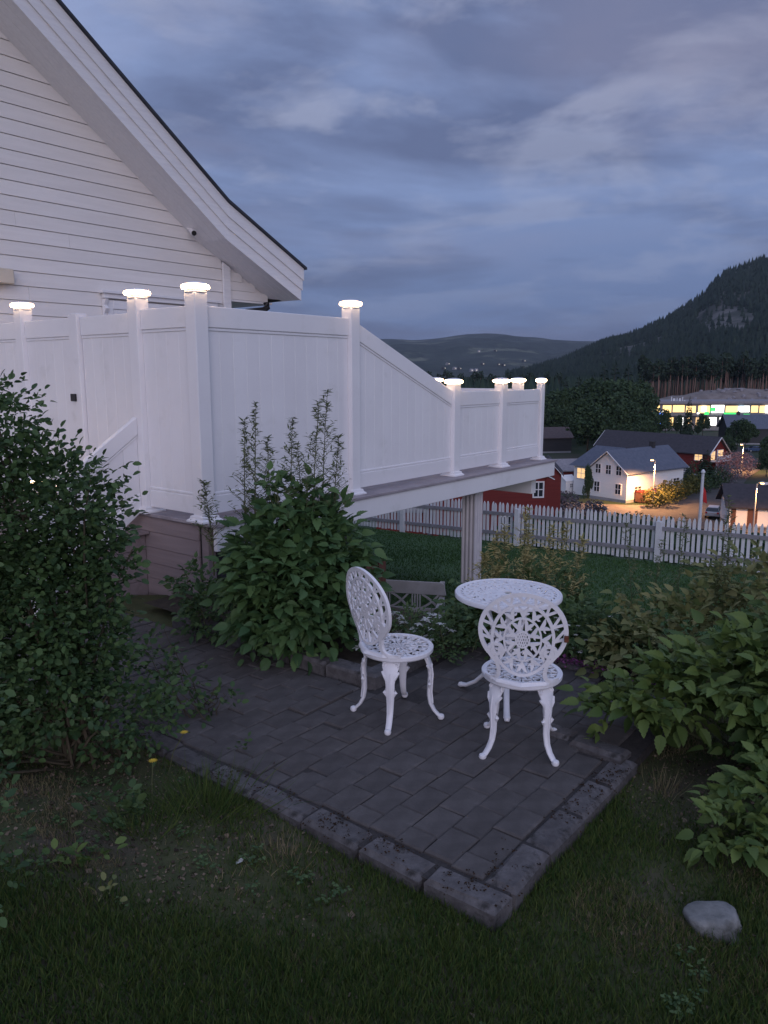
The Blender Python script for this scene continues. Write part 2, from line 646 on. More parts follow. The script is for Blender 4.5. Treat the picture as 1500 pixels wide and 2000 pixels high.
# ---------------------------------------------------------------- the lie of the land
TH = math.atan2(.788, .616)                      # the house, deck and patio share these axes
D1 = Vector((.616, .788, 0))
D2 = Vector((-.788, .616, 0))
K0 = Vector((.40, 2.47, 0))                      # near corner of the patio
C0 = Vector((-1.483, 6.29, 0))                   # near corner of the deck


def table(x, tab):
    if x <= tab[0][0]:
        return tab[0][1]
    for (a, p), (b, q) in zip(tab, tab[1:]):
        if x <= b:
            return p + (q - p) * (x - a) / (b - a)
    return tab[-1][1]


NEAR = [(-5, .28), (0, .20), (1.1, .06), (1.9, -.06), (2.3, -.085), (2.6, -.07), (4.6, -.07), (5.1, -.25), (6.2, -.88), (8.5, -1.12),
        (15.5, -1.85), (17, -2.3), (22, -4)]
FAR = [(10, -1.5), (20, -3.4), (40, -7.4), (60, -11.3), (85, -15.7), (98, -16.9), (130, -17.2), (200, -18), (340, -20),
       (420, -20), (600, -19), (2000, -25), (12000, -25)]


def sst(a, b, x):
    t = min(1, max(0, (x - a) / (b - a)))
    return t * t * (3 - 2 * t)


def ground(x, y):
    q = .616 * x + .788 * y
    b = -.788 * x + .616 * y
    h = table(q, NEAR) - .028 * (b - 4.8) * sst(6, 12, q)
    w = sst(16, 24, q)
    if w > 0:
        h = h * (1 - w) + table(y, FAR) * w
    if q < 6:
        bb = b - (-.788 * K0.x + .616 * K0.y)
        h += .05 * sst(.3, 1.6, bb) * sst(5.5, 4.5, q)
        h += .012 * noise.noise(Vector((x * 2.1, y * 2.1, 0)))
    return h


def spot(k, t):
    """ground position at forward distance t and lateral ratio k"""
    x, y = k * t, .985 * t
    return Vector((x, y, ground(x, y)))


def kk(u):
    return (u - 750) / 1510


def sheet(name, xs, ys, fn, m, kind='structure'):
    V = [(x, y, fn(x, y)) for y in ys for x in xs]
    n = len(xs)
    F = [(j * n + i, j * n + i + 1, (j + 1) * n + i + 1, (j + 1) * n + i) for j in range(len(ys) - 1) for i in range(n - 1)]
    o = bpy.data.objects.new(name, np_mesh(name, np.array(V), np.array(F), m))
    o.data.polygons.foreach_set('use_smooth', [True] * len(F))
    link(o)
    return tag(o, kind=kind)


def fr(a, b, n):
    return [a + (b - a) * i / n for i in range(n + 1)]


# garden ground near the camera, lawn down to the fence, valley beyond it
sheet('garden_ground', fr(-7, 7, 120), fr(-4, 6.6, 100), ground, M_lawnbase)


def lawn_h(x, y):
    return ground(x, y) - (.006 if .616 * x + .788 * y > 5.6 else .05)


sheet('lawn', fr(-22, 30, 120), fr(-8, 30, 100), lawn_h, M_lawnfar)
xs = [-6500, -4000, -1500, -600, -250, -120, -60] + fr(-30, 120, 60) + [140, 170, 210, 280, 400, 700, 1500, 4000, 6500]
ys = [-3000, -600, -100, -30] + fr(-10, 150, 64) + [165, 180, 200, 230, 260, 300, 340, 380, 420, 480, 550, 700, 1000, 1500, 2500, 5000, 7800]
sheet('valley_ground', xs, ys, lambda x, y: ground(x, y) - .10 - (.25 if .616 * x + .788 * y < 16 else 0), M_valley)


# ---------------------------------------------------------------- patio of pavers with kerb stones
patio = empty('patio', K0, TH)
tag(patio, kind='structure')


def wonky_box(mb, x0, x1, y0, y1, z0, z1, j=.003, b=.008):
    """block with a chamfered, slightly uneven top"""
    r = lambda: random.uniform(-j, j)
    top = [(x0 + b + r(), y0 + b + r()), (x1 - b + r(), y0 + b + r()), (x1 - b + r(), y1 - b + r()), (x0 + b + r(), y1 - b + r())]
    mid = [(x0 + r(), y0 + r()), (x1 + r(), y0 + r()), (x1 + r(), y1 + r()), (x0 + r(), y1 + r())]
    V = [(p[0], p[1], z0) for p in mid] + [(p[0], p[1], z1 - b) for p in mid] + [(p[0], p[1], z1 + r() * .6) for p in top]
    F = [(8, 9, 10, 11)]
    for k in (0, 4):
        F += [(k + i, k + (i + 1) % 4, k + 4 + (i + 1) % 4, k + 4 + i) for i in range(4)]
    return mb.add(V, F)


MB().box(.02, 2.36, .02, 1.62, -.10, -.010).box(.02, 1.28, 1.62, 4.6, -.10, -.010).build('sand_bed', M_joint, patio)
pmesh = []
for i in range(7):
    pmesh.append(wonky_box(MB(), -.103, .103, -.068, .068, -.05, 0, .0025, .007).mesh('paver', M_paver))
phalf = wonky_box(MB(), -.05, .05, -.068, .068, -.05, 0, .0025, .007).mesh('paver', M_paver)
row = 0
yb = .14
while yb < 4.4:
    amax = 2.34 if yb < 1.52 else 1.26
    a = .145 + (0 if row % 2 else -.105)
    while a < amax - .02:
        a0, a1 = max(a, .136), min(a + .21, amax)
        if a1 - a0 > .04:
            full = a1 - a0 > .2
            me = random.choice(pmesh) if full else phalf
            o = inst('paver', me, patio, ((a0 + a1) / 2, yb + .07, random.gauss(0, .0038)),
                     (random.gauss(0, .014), random.gauss(0, .012), random.gauss(0, .010) + (math.pi if random.random() < .5 else 0)),
                     (1 if full else (a1 - a0 - .004) / .1, 1, 1))
        a += .21
    yb += .14
    row += 1
kmesh = [wonky_box(MB(), -.157, .157, -.066, .066, -.2, .0, .006, .018).mesh('kerb_stone', M_kerb) for _ in range(5)]


def kerb(a, b, along, z=.005, s=1.0):
    inst('kerb_stone', random.choice(kmesh), patio, (a, b, z + random.gauss(0, .004)),
         (random.gauss(0, .015), random.gauss(0, .012), (0 if along == 'a' else math.pi / 2) + random.gauss(0, .02)), (s, 1, 1))


for i in range(13):
    kerb(.066, .165 + .322 * i, 'b', .004)
for i in range(4):
    kerb(.295 + .322 * i, .066, 'a', .0, .98)
kerb(1.40, .20, 'b', .03, .9)
kerb(1.45, .44, 'b', .025, .5)
for i in range(3):                                   # raised edge of the planting bed
    kerb(1.46 + .32 * i, 1.66, 'a', .085)
for i in range(6):
    kerb(1.35, 1.83 + .32 * i, 'b', .08)
for i in range(5):
    kerb(2.42, .10 + .32 * i, 'b', .02)

# raised planting bed soil, and the bed behind the patio
bed = MB()
nb = 14
for j in range(nb + 1):
    for i in range(nb + 1):
        a, b = 1.40 + 1.3 * i / nb, 1.70 + 2.4 * j / nb
        bed.v.append((a, b, .05 + .03 * noise.noise(Vector((a * 3, b * 3, 1))) - (.35 if i == nb else 0)))
bed.f = [(j * (nb + 1) + i, j * (nb + 1) + i + 1, (j + 1) * (nb + 1) + i + 1, (j + 1) * (nb + 1) + i) for j in range(nb) for i in range(nb)]
tag(bed.build('planting_bed', M_soil, None, K0, TH, smooth=False), kind='structure')
rb = MB()
for j in range(nb + 1):
    for i in range(nb + 1):
        a, b = 2.47 + .7 * i / nb, -1.6 + 3.4 * j / nb
        w = K0 + D1 * a + D2 * b
        rb.v.append((a, b, max(ground(w.x, w.y) + .02, -.02 - .25 * (i / nb) ** 2) + .02 * noise.noise(Vector((a * 4, b * 4, 2)))))
rb.f = list(bed.f)
tag(rb.build('back_bed', M_soil, None, K0, TH), kind='structure')

# moss tufts along the kerb
mp_, md_, mu_, ms_ = [], [], [], []
for i in range(420):
    if random.random() < .6:
        a, b, z = .07 + random.gauss(0, .045), random.choice([.2, .53, .86, 1.18, 1.5, 2.2]) + random.gauss(0, .07), .004
    else:
        a, b, z = random.choice([.12, .3, .75, 1.05, 1.2]) + random.gauss(0, .07), .07 + random.gauss(0, .04), .002
    w = K0 + D1 * a + D2 * b
    for k in range(3):
        mp_.append((w.x + random.gauss(0, .006), w.y + random.gauss(0, .006), z))
        md_.append((random.gauss(0, 1), random.gauss(0, 1), .3))
        mu_.append((0, 0, 1))
        ms_.append(random.uniform(.003, .010))
V, F = leaves(T_CLUMP, mp_, md_, mu_, ms_)
moss = bpy.data.objects.new('moss', np_mesh('moss', V, F, M_moss))
tag(link(moss), 'dark moss tufts growing along the kerb stones of the patio', 'moss', kind='stuff')


# ---------------------------------------------------------------- deck
def A(x, y, z=0.0):
    w = C0 + D1 * x + D2 * y
    return Vector((w.x, w.y, z))


deck = empty('deck', A(0, 0, 0), TH, 'raised grey plank deck with white edge beam standing on a fluted column', 'deck')
FZ = .70
XE = 6.18
for i in range(31):
    y0 = -.20 + .143 * i
    if y0 > 4.1:
        break
    MB().box(-.06, XE, y0, y0 + .139, FZ - .028, FZ).build('deck_board', M_deck, deck, bevel=.003)
MB().box(-.03, XE - .03, -.18, -.135, .47, FZ - .030).build('edge_beam', M_vinyl, deck, bevel=.004)
MB().box(XE - .075, XE - .03, -.134, 4.1, .47, FZ - .030).build('end_beam', M_vinyl, deck, bevel=.004)
MB().box(5.84, 5.97, .015, 3.9, .22, .469).build('cross_beam', M_vinyl, deck, bevel=.004)
for i in range(9):
    MB().box(.3 + .65 * i, .35 + .65 * i, -.13, 4.1, .475, FZ - .031).build('joist', M_bench, deck)
cmb = MB()
prof = []
for s in range(4):
    for k in range(13):
        t = -1 + 2 * k / 13
        d = .095 - (.012 if k in (2, 3, 6, 7, 10, 11) else 0)
        p = (t * .095, -d)
        ang = s * math.pi / 2
        prof.append((4.35 + p[0] * math.cos(ang) - p[1] * math.sin(ang), .08 + p[0] * math.sin(ang) + p[1] * math.cos(ang)))
cmb.prism(prof, 'z', -1.5, .469)
cmb.build('column', M_column, deck)
# skirting of the deck's near side (boards below the floor)
for i in range(6):
    z1 = FZ - .032 - .142 * i
    MB().prism([(0, z1 - .138), (.022, z1 - .138), (.014, z1), (0, z1)], 'x', .06, 4.1).map(lambda x, y, z: (-y - .005, x, z)).build('skirting_board', M_skirt, deck, bevel=.002)
MB().box(.0, .08, -.03, .055, -.25, FZ - .032).build('corner_post', M_skirt, deck, bevel=.003)
MB().box(.0, .05, .06, 4.1, -.3, .6).build('skirt_backing', M_hdark, deck)
MB().box(.09, XE * .30, -.02, .02, -.4, .46).build('skirt_backing', M_hdark, deck)
# stair down to the path, on the near side of the deck
for i in range(3):
    z = FZ - .175 * (i + 1)
    MB().box(-.02 - .28 * (i + 1), -.02 - .28 * i + .03, .92, 1.72, z - .03, z).build('stair_tread', M_deck, deck, bevel=.003)
    MB().box(-.02 - .28 * i, -.0 - .28 * i, .92, 1.72, z, z + .145).build('stair_riser', M_vinyl, deck)
for i in range(4):
    z1 = .50 - .142 * i
    MB().box(-.95 if i > 0 else -.5, -.03, .80, .83, z1 - .138, z1).build('stair_side_board', M_skirt, deck, bevel=.003)
MB().box(-.38, -.03, .74, .90, .505, .53).build('stair_side_cap', M_skirt, deck, bevel=.003)

# ---------------------------------------------------------------- white vinyl privacy screen on the deck
screen = empty('privacy_screen', A(0, 0, FZ), TH, 'white vinyl privacy screen with square posts round the deck edge', 'privacy screen')


def post(x, y, top, w=.128, base=True, nm='post'):
    """top and sizes above the deck floor"""
    p = MB().box(x - w / 2, x + w / 2, y - w / 2, y + w / 2, 0.004, top).build(nm, M_vinyl, screen, bevel=.006, seg=2)
    if base:
        q = w / 2
        MB().lathe([(q + .042, .002), (q + .042, .016), (q + .022, .030), (q + .018, .050), (q + .004, .056)], 4, (0, 0, 0)).map(
            lambda a, b, c: (x + (a * .70711 * 2) / math.sqrt(2) * math.sqrt(2) / math.sqrt(2) * 1.4142, y + b * 1.4142, c)).build('base_trim', M_vinyl, p)
    return p


def panel(p, q, b0, t0, t1, first=False):
    """vinyl panel between post centres p, q: bottom b0, top t0 at p and t1 at q (above the floor)"""
    p, q = Vector((*p, 0)), Vector((*q, 0))
    d = (q - p)
    L = d.length
    d.normalize()
    o = d * .066
    p0, L = p + o, L - .132
    nrm = Vector((d.y, -d.x, 0))

    def P(s, off, z):
        w = p0 + d * s + nrm * off
        return (w.x, w.y, z)
    T = lambda s: t0 + (t1 - t0) * s / L

    def slab(s0, s1, za, zb, w, dz=0):
        """za, zb: functions of s"""
        V = [P(s, k * w / 2, f(s)) for f in (za, zb) for s in (s0, s1) for k in (-1, 1)]
        return MB().add(V, [(0, 1, 3, 2), (4, 6, 7, 5), (0, 4, 5, 1), (2, 3, 7, 6), (0, 2, 6, 4), (1, 5, 7, 3)])
    slab(0, L, lambda s: T(s) - .165, T, .052).build('top_rail', M_vinyl, screen, bevel=.005, seg=2)
    slab(0, L, lambda s: T(s) - .192, lambda s: T(s) - .171, .040).build('rail_bead', M_vinyl, screen, bevel=.004)
    slab(0, L, lambda s: b0, lambda s: b0 + .15, .052).build('bottom_rail', M_vinyl, screen, bevel=.005, seg=2)
    slab(0, L, lambda s: b0 + .156, lambda s: b0 + .178, .040).build('rail_bead', M_vinyl, screen, bevel=.004)
    n = max(1, round(L / .15))
    for i in range(n):
        s0, s1 = L * i / n + .0004, L * (i + 1) / n - .0004
        slab(s0, s1, lambda s: b0 + .13, lambda s: T(s) - .14, .024).build('panel_board', M_vinyl, screen, bevel=.0013)
    # shadow backing so that no daylight leaks through the tongue-and-groove joints
    slab(0, L, lambda s: b0 + .14, lambda s: T(s) - .15, .012).build('panel_core', M_bench, screen)


HI, LO = 1.735, 1.0
posts1 = [(0, 0, 1.83), (1.88, 0, 1.83), (3.74, 0, 1.07), (4.87, 0, 1.07)]
for x, y, t in posts1:
    post(x, y, t)
post(5.99, 0, 1.07, .088)
post(5.99, .36, 1.07)
post(5.99, 1.78, 1.07)
post(5.99, 3.2, 1.07)
post(0, .77, 1.83)
post(0, 1.70, 1.75, .11)
post(0, 2.70, 1.83)
post(0, 3.62, 1.83)
panel((0, 0), (1.88, 0), .055, HI, HI)
panel((1.88, 0), (3.74, 0), .055, HI - .035, LO + .01)
panel((3.74, 0), (4.87, 0), .055, LO - .005, LO - .005)
panel((4.87, 0), (5.99, 0), .055, LO - .005, LO - .005)
panel((5.99, .36), (5.99, 1.78), .055, LO - .005, LO - .005)
panel((5.99, 1.78), (5.99, 3.2), .055, LO - .005, LO - .005)
panel((0, .77), (0, 0), .055, HI, HI)
panel((0, 1.70), (0, .77), .055, HI - .02, HI - .02)
panel((0, 2.70), (0, 1.76), .055, HI - .02, HI - .02)
panel((0, 3.62), (0, 2.70), .055, HI - .02, HI - .02)
MB().box(-.03, .03, 1.79, 1.83, .055, HI + .005).build('gate_stile', M_vinyl, screen, bevel=.004)
MB().box(-.075, -.055, 1.72, 1.80, .95, 1.02).build('gate_latch', M_black, screen, bevel=.004)

# stair rail, sloping down beside the steps
stair_rail = empty('stair_railing', A(0, .80, 0), TH, 'sloping white stair railing panel below the tall privacy screen', 'railing')
SL = .66


def srslab(x0, x1, lo, hi, w):
    V = [(x, k * w / 2, z(x)) for z in (lo, hi) for x in (x0, x1) for k in (-1, 1)]
    return MB().add(V, [(0, 1, 3, 2), (4, 6, 7, 5), (0, 4, 5, 1), (2, 3, 7, 6), (0, 2, 6, 4), (1, 5, 7, 3)])


tz = lambda x: 1.58 + SL * x
srslab(-.95, -.066, lambda x: tz(x) - .15, tz, .052).build('top_rail', M_vinyl, stair_rail, bevel=.005, seg=2)
srslab(-.95, -.066, lambda x: tz(x) - .178, lambda x: tz(x) - .156, .038).build('rail_bead', M_vinyl, stair_rail, bevel=.004)
srslab(-.95, -.066, lambda x: tz(x) - .83, lambda x: tz(x) - .69, .052).build('bottom_rail', M_vinyl, stair_rail, bevel=.005, seg=2)
srslab(-.95, -.066, lambda x: tz(x) - .684, lambda x: tz(x) - .662, .038).build('rail_bead', M_vinyl, stair_rail, bevel=.004)
for i in range(6):
    x0 = -.95 + .884 * i / 6
    srslab(x0 + .001, x0 + .884 / 6 - .001, lambda x: tz(x) - .70, lambda x: tz(x) - .14, .024).build('panel_board', M_vinyl, stair_rail, bevel=.002)
MB().box(-1.08, -.952, -.064, .064, -.15, 1.03).build('post', M_vinyl, stair_rail, bevel=.006, seg=2)


def cap_light(x, y, z, label, r=.098, group='lit lamps on the post tops of the deck screen'):
    o = empty('post_cap_light', A(x, y, z), TH, label, 'lamp', group)
    k = r / .098
    MB().lathe([(.070 * k, .0), (.074 * k, .004), (.074 * k, .022), (.086 * k, .028)], 24, sq=.55).build('collar', M_vinyl, o)
    MB().lathe([(.084 * k, .026), (.096 * k, .029), (.103 * k, .043), (.099 * k, .058), (.088 * k, .064)], 24, sq=.42).build('glow_ring', M_lamp, o, smooth=True)
    MB().lathe([(.090 * k, .0642), (.087 * k, .070), (.058 * k, .083), (.0 + .01, .088)], 24, sq=.42).build('cap', M_vinyl, o, smooth=True)
    return o


G = None
cap_light(0, 0, FZ + 1.83, 'lit lamp on the tallest corner post of the privacy screen')
cap_light(1.88, 0, FZ + 1.83, 'lit post lamp where the tall screen begins to slope down')
cap_light(3.74, 0, FZ + 1.07, 'lit post lamp at the foot of the sloping screen panel')
cap_light(4.87, 0, FZ + 1.07, 'lit post lamp between the two low square panels of the screen')
cap_light(5.99, 0, FZ + 1.07, 'smallest lit post lamp, on the slim end post of the deck', .070)
cap_light(5.99, .36, FZ + 1.07, 'lit post lamp just left of the slim end post, behind the low panel')
cap_light(5.99, 1.78, FZ + 1.07, 'lit post lamp mostly hidden behind the foot of the sloping panel')
cap_light(0, .77, FZ + 1.83, 'lit post lamp in front of the house window, above the stair railing')
cap_light(0, 2.70, FZ + 1.83, 'lit post lamp left of the gate, leftmost in view on the screen')
cap_light(0, 3.62, FZ + 1.83, 'lit post lamp at the left picture edge against the house wall')
cap_light(-1.016, .80, 1.03, 'lit lamp on the stair newel post half hidden by the rose bush')
cap_light(-1.016, 1.75, 1.03, 'lit lamp on the far stair newel post deep behind the rose bush')
nw = empty('newel_post', A(-1.016, 1.75, 0), TH, 'white stair newel post hidden behind the rose bush', 'post')
MB().box(-.064, .064, -.064, .064, -.15, 1.03).build('shaft', M_vinyl, nw, bevel=.006)

# ---------------------------------------------------------------- the house gable
WY = 4.2
house = empty('house', A(0, WY, 0), TH, 'white clapboard house gable with swept dark roof above the deck', 'house')


def roof_z(x, d=0.0):
    """underside line of the roof at distance x along the gable"""
    if x > 3.45:
        return 3.745 - .49 * (x - 3.45) + d
    if x > -2.6:
        return 3.745 + .725 * (3.45 - x) + d
    return 3.745 + .725 * 6.05 - .725 * (-2.6 - x) + d


MB().prism([(-7.5, -.3), (3.96, -.3), (3.96, 3.35), (3.45, 3.72), (-2.6, 8.1), (-7.5, 4.5)], 'y', .03, 6).build('wall_core', M_siding, house)
z = .75
while z < 8.0:
    z1 = z + .164
    top = z1
    # end of the board where it meets the soffit
    xe = 3.9
    if roof_z(3.9) < z1:
        lo, hi = -2.6, 4.6
        for _ in range(30):
            mid = (lo + hi) / 2
            if roof_z(mid) > z1:
                lo = mid
            else:
                hi = mid
        xe = lo
    xs_ = -7.4 if z < 4.4 else -2.6 - (xe + 2.6) * 1.0
    xe = min(3.9, xe + .10)
    xb = min(3.9, xe + .16 / .725 if xe < 3.45 else xe + .3)
    if xe > xs_:
        cut = random.uniform(.6, 3.4) if random.random() < .55 and xe > 3.4 else None
        V = []
        for (yy, zz_, xx) in ((-.010, z + .0015, xb), (.0, z1, xe), (.028, z1, xe), (.028, z + .0015, xb)):
            V += [(xs_ if cut is None else cut + .0015, yy - .0, zz_), (xx, yy - .0, zz_)]
        if cut is not None:
            MB().add([((xs_ if k % 2 == 0 else cut), q_[1], q_[2]) for k, q_ in enumerate(V)], [(0, 1, 3, 2), (2, 3, 5, 4), (4, 5, 7, 6), (6, 7, 1, 0), (0, 2, 4, 6), (1, 7, 5, 3)]).build('siding_board', M_siding, house, bevel=.002)
        MB().add(V, [(0, 1, 3, 2), (2, 3, 5, 4), (4, 5, 7, 6), (6, 7, 1, 0), (0, 2, 4, 6), (1, 7, 5, 3)]).build('siding_board', M_siding, house, bevel=.002)
    z += .168
MB().prism([(3.86, .5), (4.0, .5), (4.0, roof_z(4.0) - .01), (3.86, roof_z(3.86) - .01)], 'y', -.045, -.02).build('corner_board', M_wood_white, house, bevel=.003)
# closed eave right of the corner
for i in range(4):
    z0 = 3.02 + .13 * i
    x1 = 4.78 - i * .26
    MB().box(4.004, x1, -.012, .02, z0, z0 + .126).build('eave_board', M_siding, house, bevel=.002)
MB().prism([(3.97, 3.016), (4.80, 3.016), (4.80, 3.09), (3.97, roof_z(3.97) + .03)], 'y', .022, .06).build('eave_backing', M_siding, house)
MB().box(4.0, 4.86, -.02, 6, 2.985, 3.015).build('eave_soffit', M_wood_white, house)
# soffit boards under the projecting verge, then three stepped barge boards, then the dark roof edge
OV = .60
edge = [(-7.0, roof_z(-7.0)), (-2.6, roof_z(-2.6)), (3.45, roof_z(3.45)), (4.93, roof_z(4.93))]


def strip(lo, hi, y0, y1, pts=edge, xend=0.0):
    mb = MB()
    e = list(pts)
    e[-1] = (e[-1][0] + xend, roof_z(e[-1][0] + xend))
    for (xa, za), (xb, zb) in zip(e, e[1:]):
        mb.add([(xa, y0, za + lo), (xb, y0, zb + lo), (xb, y1, zb + lo), (xa, y1, za + lo),
                (xa, y0, za + hi), (xb, y0, zb + hi), (xb, y1, zb + hi), (xa, y1, za + hi)],
               [(0, 3, 2, 1), (4, 5, 6, 7), (0, 1, 5, 4), (2, 3, 7, 6), (0, 4, 7, 3), (1, 2, 6, 5)])
    return mb


for i in range(4):
    y1 = -.02 - i * .145
    strip(.015, .035, y1 - .142, y1 + (.06 if i == 0 else 0)).build('soffit_board', M_wood_white, house, bevel=.002)
strip(-.01, .165, -OV - .022, -OV, xend=-.02).build('barge_board', M_wood_white, house, bevel=.003)
strip(.150, .315, -OV - .046, -OV - .023, xend=-.008).build('barge_board', M_wood_white, house, bevel=.003)
strip(.300, .475, -OV - .070, -OV - .047).build('barge_board', M_wood_white, house, bevel=.003)
strip(.476, .51, -OV - .11, 6.2, xend=.03).build('roof', M_roof, house)
MB().tube([(4.95, -.3, 3.10), (4.88, .1, 3.08), (4.84, .5, 3.06), (4.9, 5.5, 3.05)], .055, 10).build('gutter', M_black, house, smooth=True)
MB().tube([(4.66, -.10, 3.0), (4.66, -.12, 2.93), (4.60, -.10, 2.885), (4.28, -.06, 2.84), (4.14, -.06, 2.78), (4.12, -.06, .6)], .05, 10).build('downpipe', M_black, house, smooth=True)
# window: moulded head, casing, frame, panes
win = MB().box(1.98, 3.55, -.055, -.02, 2.74, 2.85).build('window', M_wood_white, house, bevel=.004)
MB().box(1.80, 3.75, -.11, -.015, 2.93, 2.965).box(1.84, 3.71, -.08, -.015, 2.87, 2.93).build('window_head', M_wood_white, win, bevel=.004)
for xx in (1.84, 3.62):
    MB().prism([(-.015, 2.62), (-.04, 2.62), (-.05, 2.68), (-.10, 2.74), (-.06, 2.78), (-.10, 2.86), (-.015, 2.86)], 'x', xx, xx + .05).build('bracket', M_wood_white, win, bevel=.003)
MB().box(1.90, 1.98, -.05, -.02, 1.55, 2.85).box(3.5, 3.58, -.05, -.02, 1.55, 2.739).build('casing', M_wood_white, win, bevel=.003)
MB().box(1.985, 2.04, -.045, -.02, 1.6, 2.735).box(2.041, 3.495, -.045, -.02, 2.68, 2.735).box(2.70, 2.75, -.044, -.02, 1.6, 2.679).build('sash', M_wood_white, win, bevel=.003)
MB().box(2.041, 2.699, -.032, -.025, 1.6, 2.679).build('pane', M_glassdark, win)
MB().box(2.751, 3.494, -.032, -.025, 1.6, 2.679).build('pane', M_glassdark, win)
camd = empty('security_camera', A(3.24, WY - .10, 3.86), TH, 'small white security camera under the sloping soffit', 'security camera')
MB().tube([(0, .06, .06), (0, 0, .04), (-.02, -.06, .0)], .018, 10).build('bracket', M_wood_white, camd)
MB().tube([(0, -.02, .02), (-.05, -.14, -.03)], [.036, .042], 16).build('housing', M_wood_white, camd, smooth=True)
MB().tube([(-.05, -.14, -.03), (-.055, -.152, -.034)], .034, 16).build('lens', M_black, camd)
wlmp = empty('wall_lamp', A(.40, WY - .02, 2.94), TH, 'pale cream wall lamp box on the house siding at the picture edge', 'wall lamp')
MB().box(-.30, .25, -.12, 0, -.01, .16).build('shade', M_cream, wlmp, bevel=.01)
MB().box(-.10, .10, -.02, .0, -.05, -.012).build('bracket', M_wood_white, wlmp)


# ---------------------------------------------------------------- cast aluminium chairs and table
def lens(mb, p, q, w, t0, t1, bend=0.0, n=7):
    """flat pointed petal from p to q, extruded t0..t1 (z)"""
    p, q = Vector((*p, 0)), Vector((*q, 0))
    d = q - p
    nn = Vector((-d.y, d.x, 0)).normalized()
    L, Rr = [], []
    for i in range(n):
        f = i / (n - 1)
        c = p + d * f + nn * (bend * math.sin(math.pi * f))
        h = w * (.10 + .90 * math.sin(math.pi * f) ** .8) / 2
        L.append((c.x + nn.x * h, c.y + nn.y * h))
        Rr.append((c.x - nn.x * h, c.y - nn.y * h))
    for i in range(n - 1):
        k = len(mb.v)
        for (a, b) in (L[i], L[i + 1], Rr[i + 1], Rr[i]):
            mb.v.append((a, b, t0))
        for (a, b) in (L[i], L[i + 1], Rr[i + 1], Rr[i]):
            mb.v.append((a, b, t1))
        mb.f += [(k, k + 1, k + 2, k + 3), (k + 7, k + 6, k + 5, k + 4), (k, k + 4, k + 5, k + 1), (k + 2, k + 6, k + 7, k + 3)]
        if i == 0:
            mb.f.append((k, k + 3, k + 7, k + 4))
        if i == n - 2:
            mb.f.append((k + 1, k + 5, k + 6, k + 2))


def ribbon(mb, pts, w, t0, t1, closed=False):
    pts = [Vector((*p, 0)) for p in pts]
    n = len(pts)
    k = len(mb.v)
    for i, p in enumerate(pts):
        a = pts[(i - 1) % n] if closed else pts[max(i - 1, 0)]
        b = pts[(i + 1) % n] if closed else pts[min(i + 1, n - 1)]
        d = (b - a).normalized()
        nn = Vector((-d.y, d.x, 0)) * w / 2
        for o in (nn, -nn):
            for t in (t0, t1):
                mb.v.append((p.x + o.x, p.y + o.y, t))
    for i in range(n if closed else n - 1):
        a, b = k + 4 * i, k + 4 * ((i + 1) % n)
        mb.f += [(a + 1, b + 1, b + 3, a + 3), (a, a + 2, b + 2, b), (a, b, b + 1, a + 1), (a + 2, a + 3, b + 3, b + 2)]
    if not closed:
        mb.f += [(k, k + 1, k + 3, k + 2), (k + 4 * n - 4, k + 4 * n - 2, k + 4 * n - 1, k + 4 * n - 3)]


def ell(c, rx, ry, a0, a1, n):
    return [(c[0] + rx * math.cos(R(a0 + (a1 - a0) * i / n)), c[1] + ry * math.sin(R(a0 + (a1 - a0) * i / n))) for i in range(n + 1)]


def filigree(mb, c, rx, ry, t0, t1, w=1.0, rings=((.97, .60, 12), (.60, .24, 8)), centre=True):
    """leaf-shaped lattice inside an ellipse"""
    for ri, (ro, rin, n) in enumerate(rings):
        if ri:
            ribbon(mb, ell(c, rx * ro, ry * ro, 0, 360, 40)[:-1], .009 * w, t0, t1, True)
        for i in range(n):
            a = 360 * (i + .5 * (ri % 2)) / n
            st = 360 / n

            def E(f, da):
                return (c[0] + rx * f * math.cos(R(a + da)), c[1] + ry * f * math.sin(R(a + da)))
            mid = (ro + rin) / 2
            lens(mb, E(rin, 0), E(ro, -st * .36), .0175 * w, t0, t1, .006 * w)
            lens(mb, E(rin, 0), E(ro, st * .36), .0175 * w, t0, t1, -.006 * w)
            lens(mb, E(mid, -st * .5), E(mid * .98, -st * .14), .009 * w, t0, t1, .004)
    if centre:
        ribbon(mb, ell(c, rx * .23, ry * .23, 0, 360, 24)[:-1], .008 * w, t0, t1, True)
        for i in range(-2, 3):
            for sg in (-1, 1):
                x = i * rx * .075
                h = ry * .22 * math.sqrt(max(0, 1 - (i * .075 / .23) ** 2))
                ribbon(mb, [(c[0] + x - .012 * sg, c[1] - h), (c[0] + x + .012 * sg, c[1] + h)], .005 * w, t0, t1)


SEAT = .41


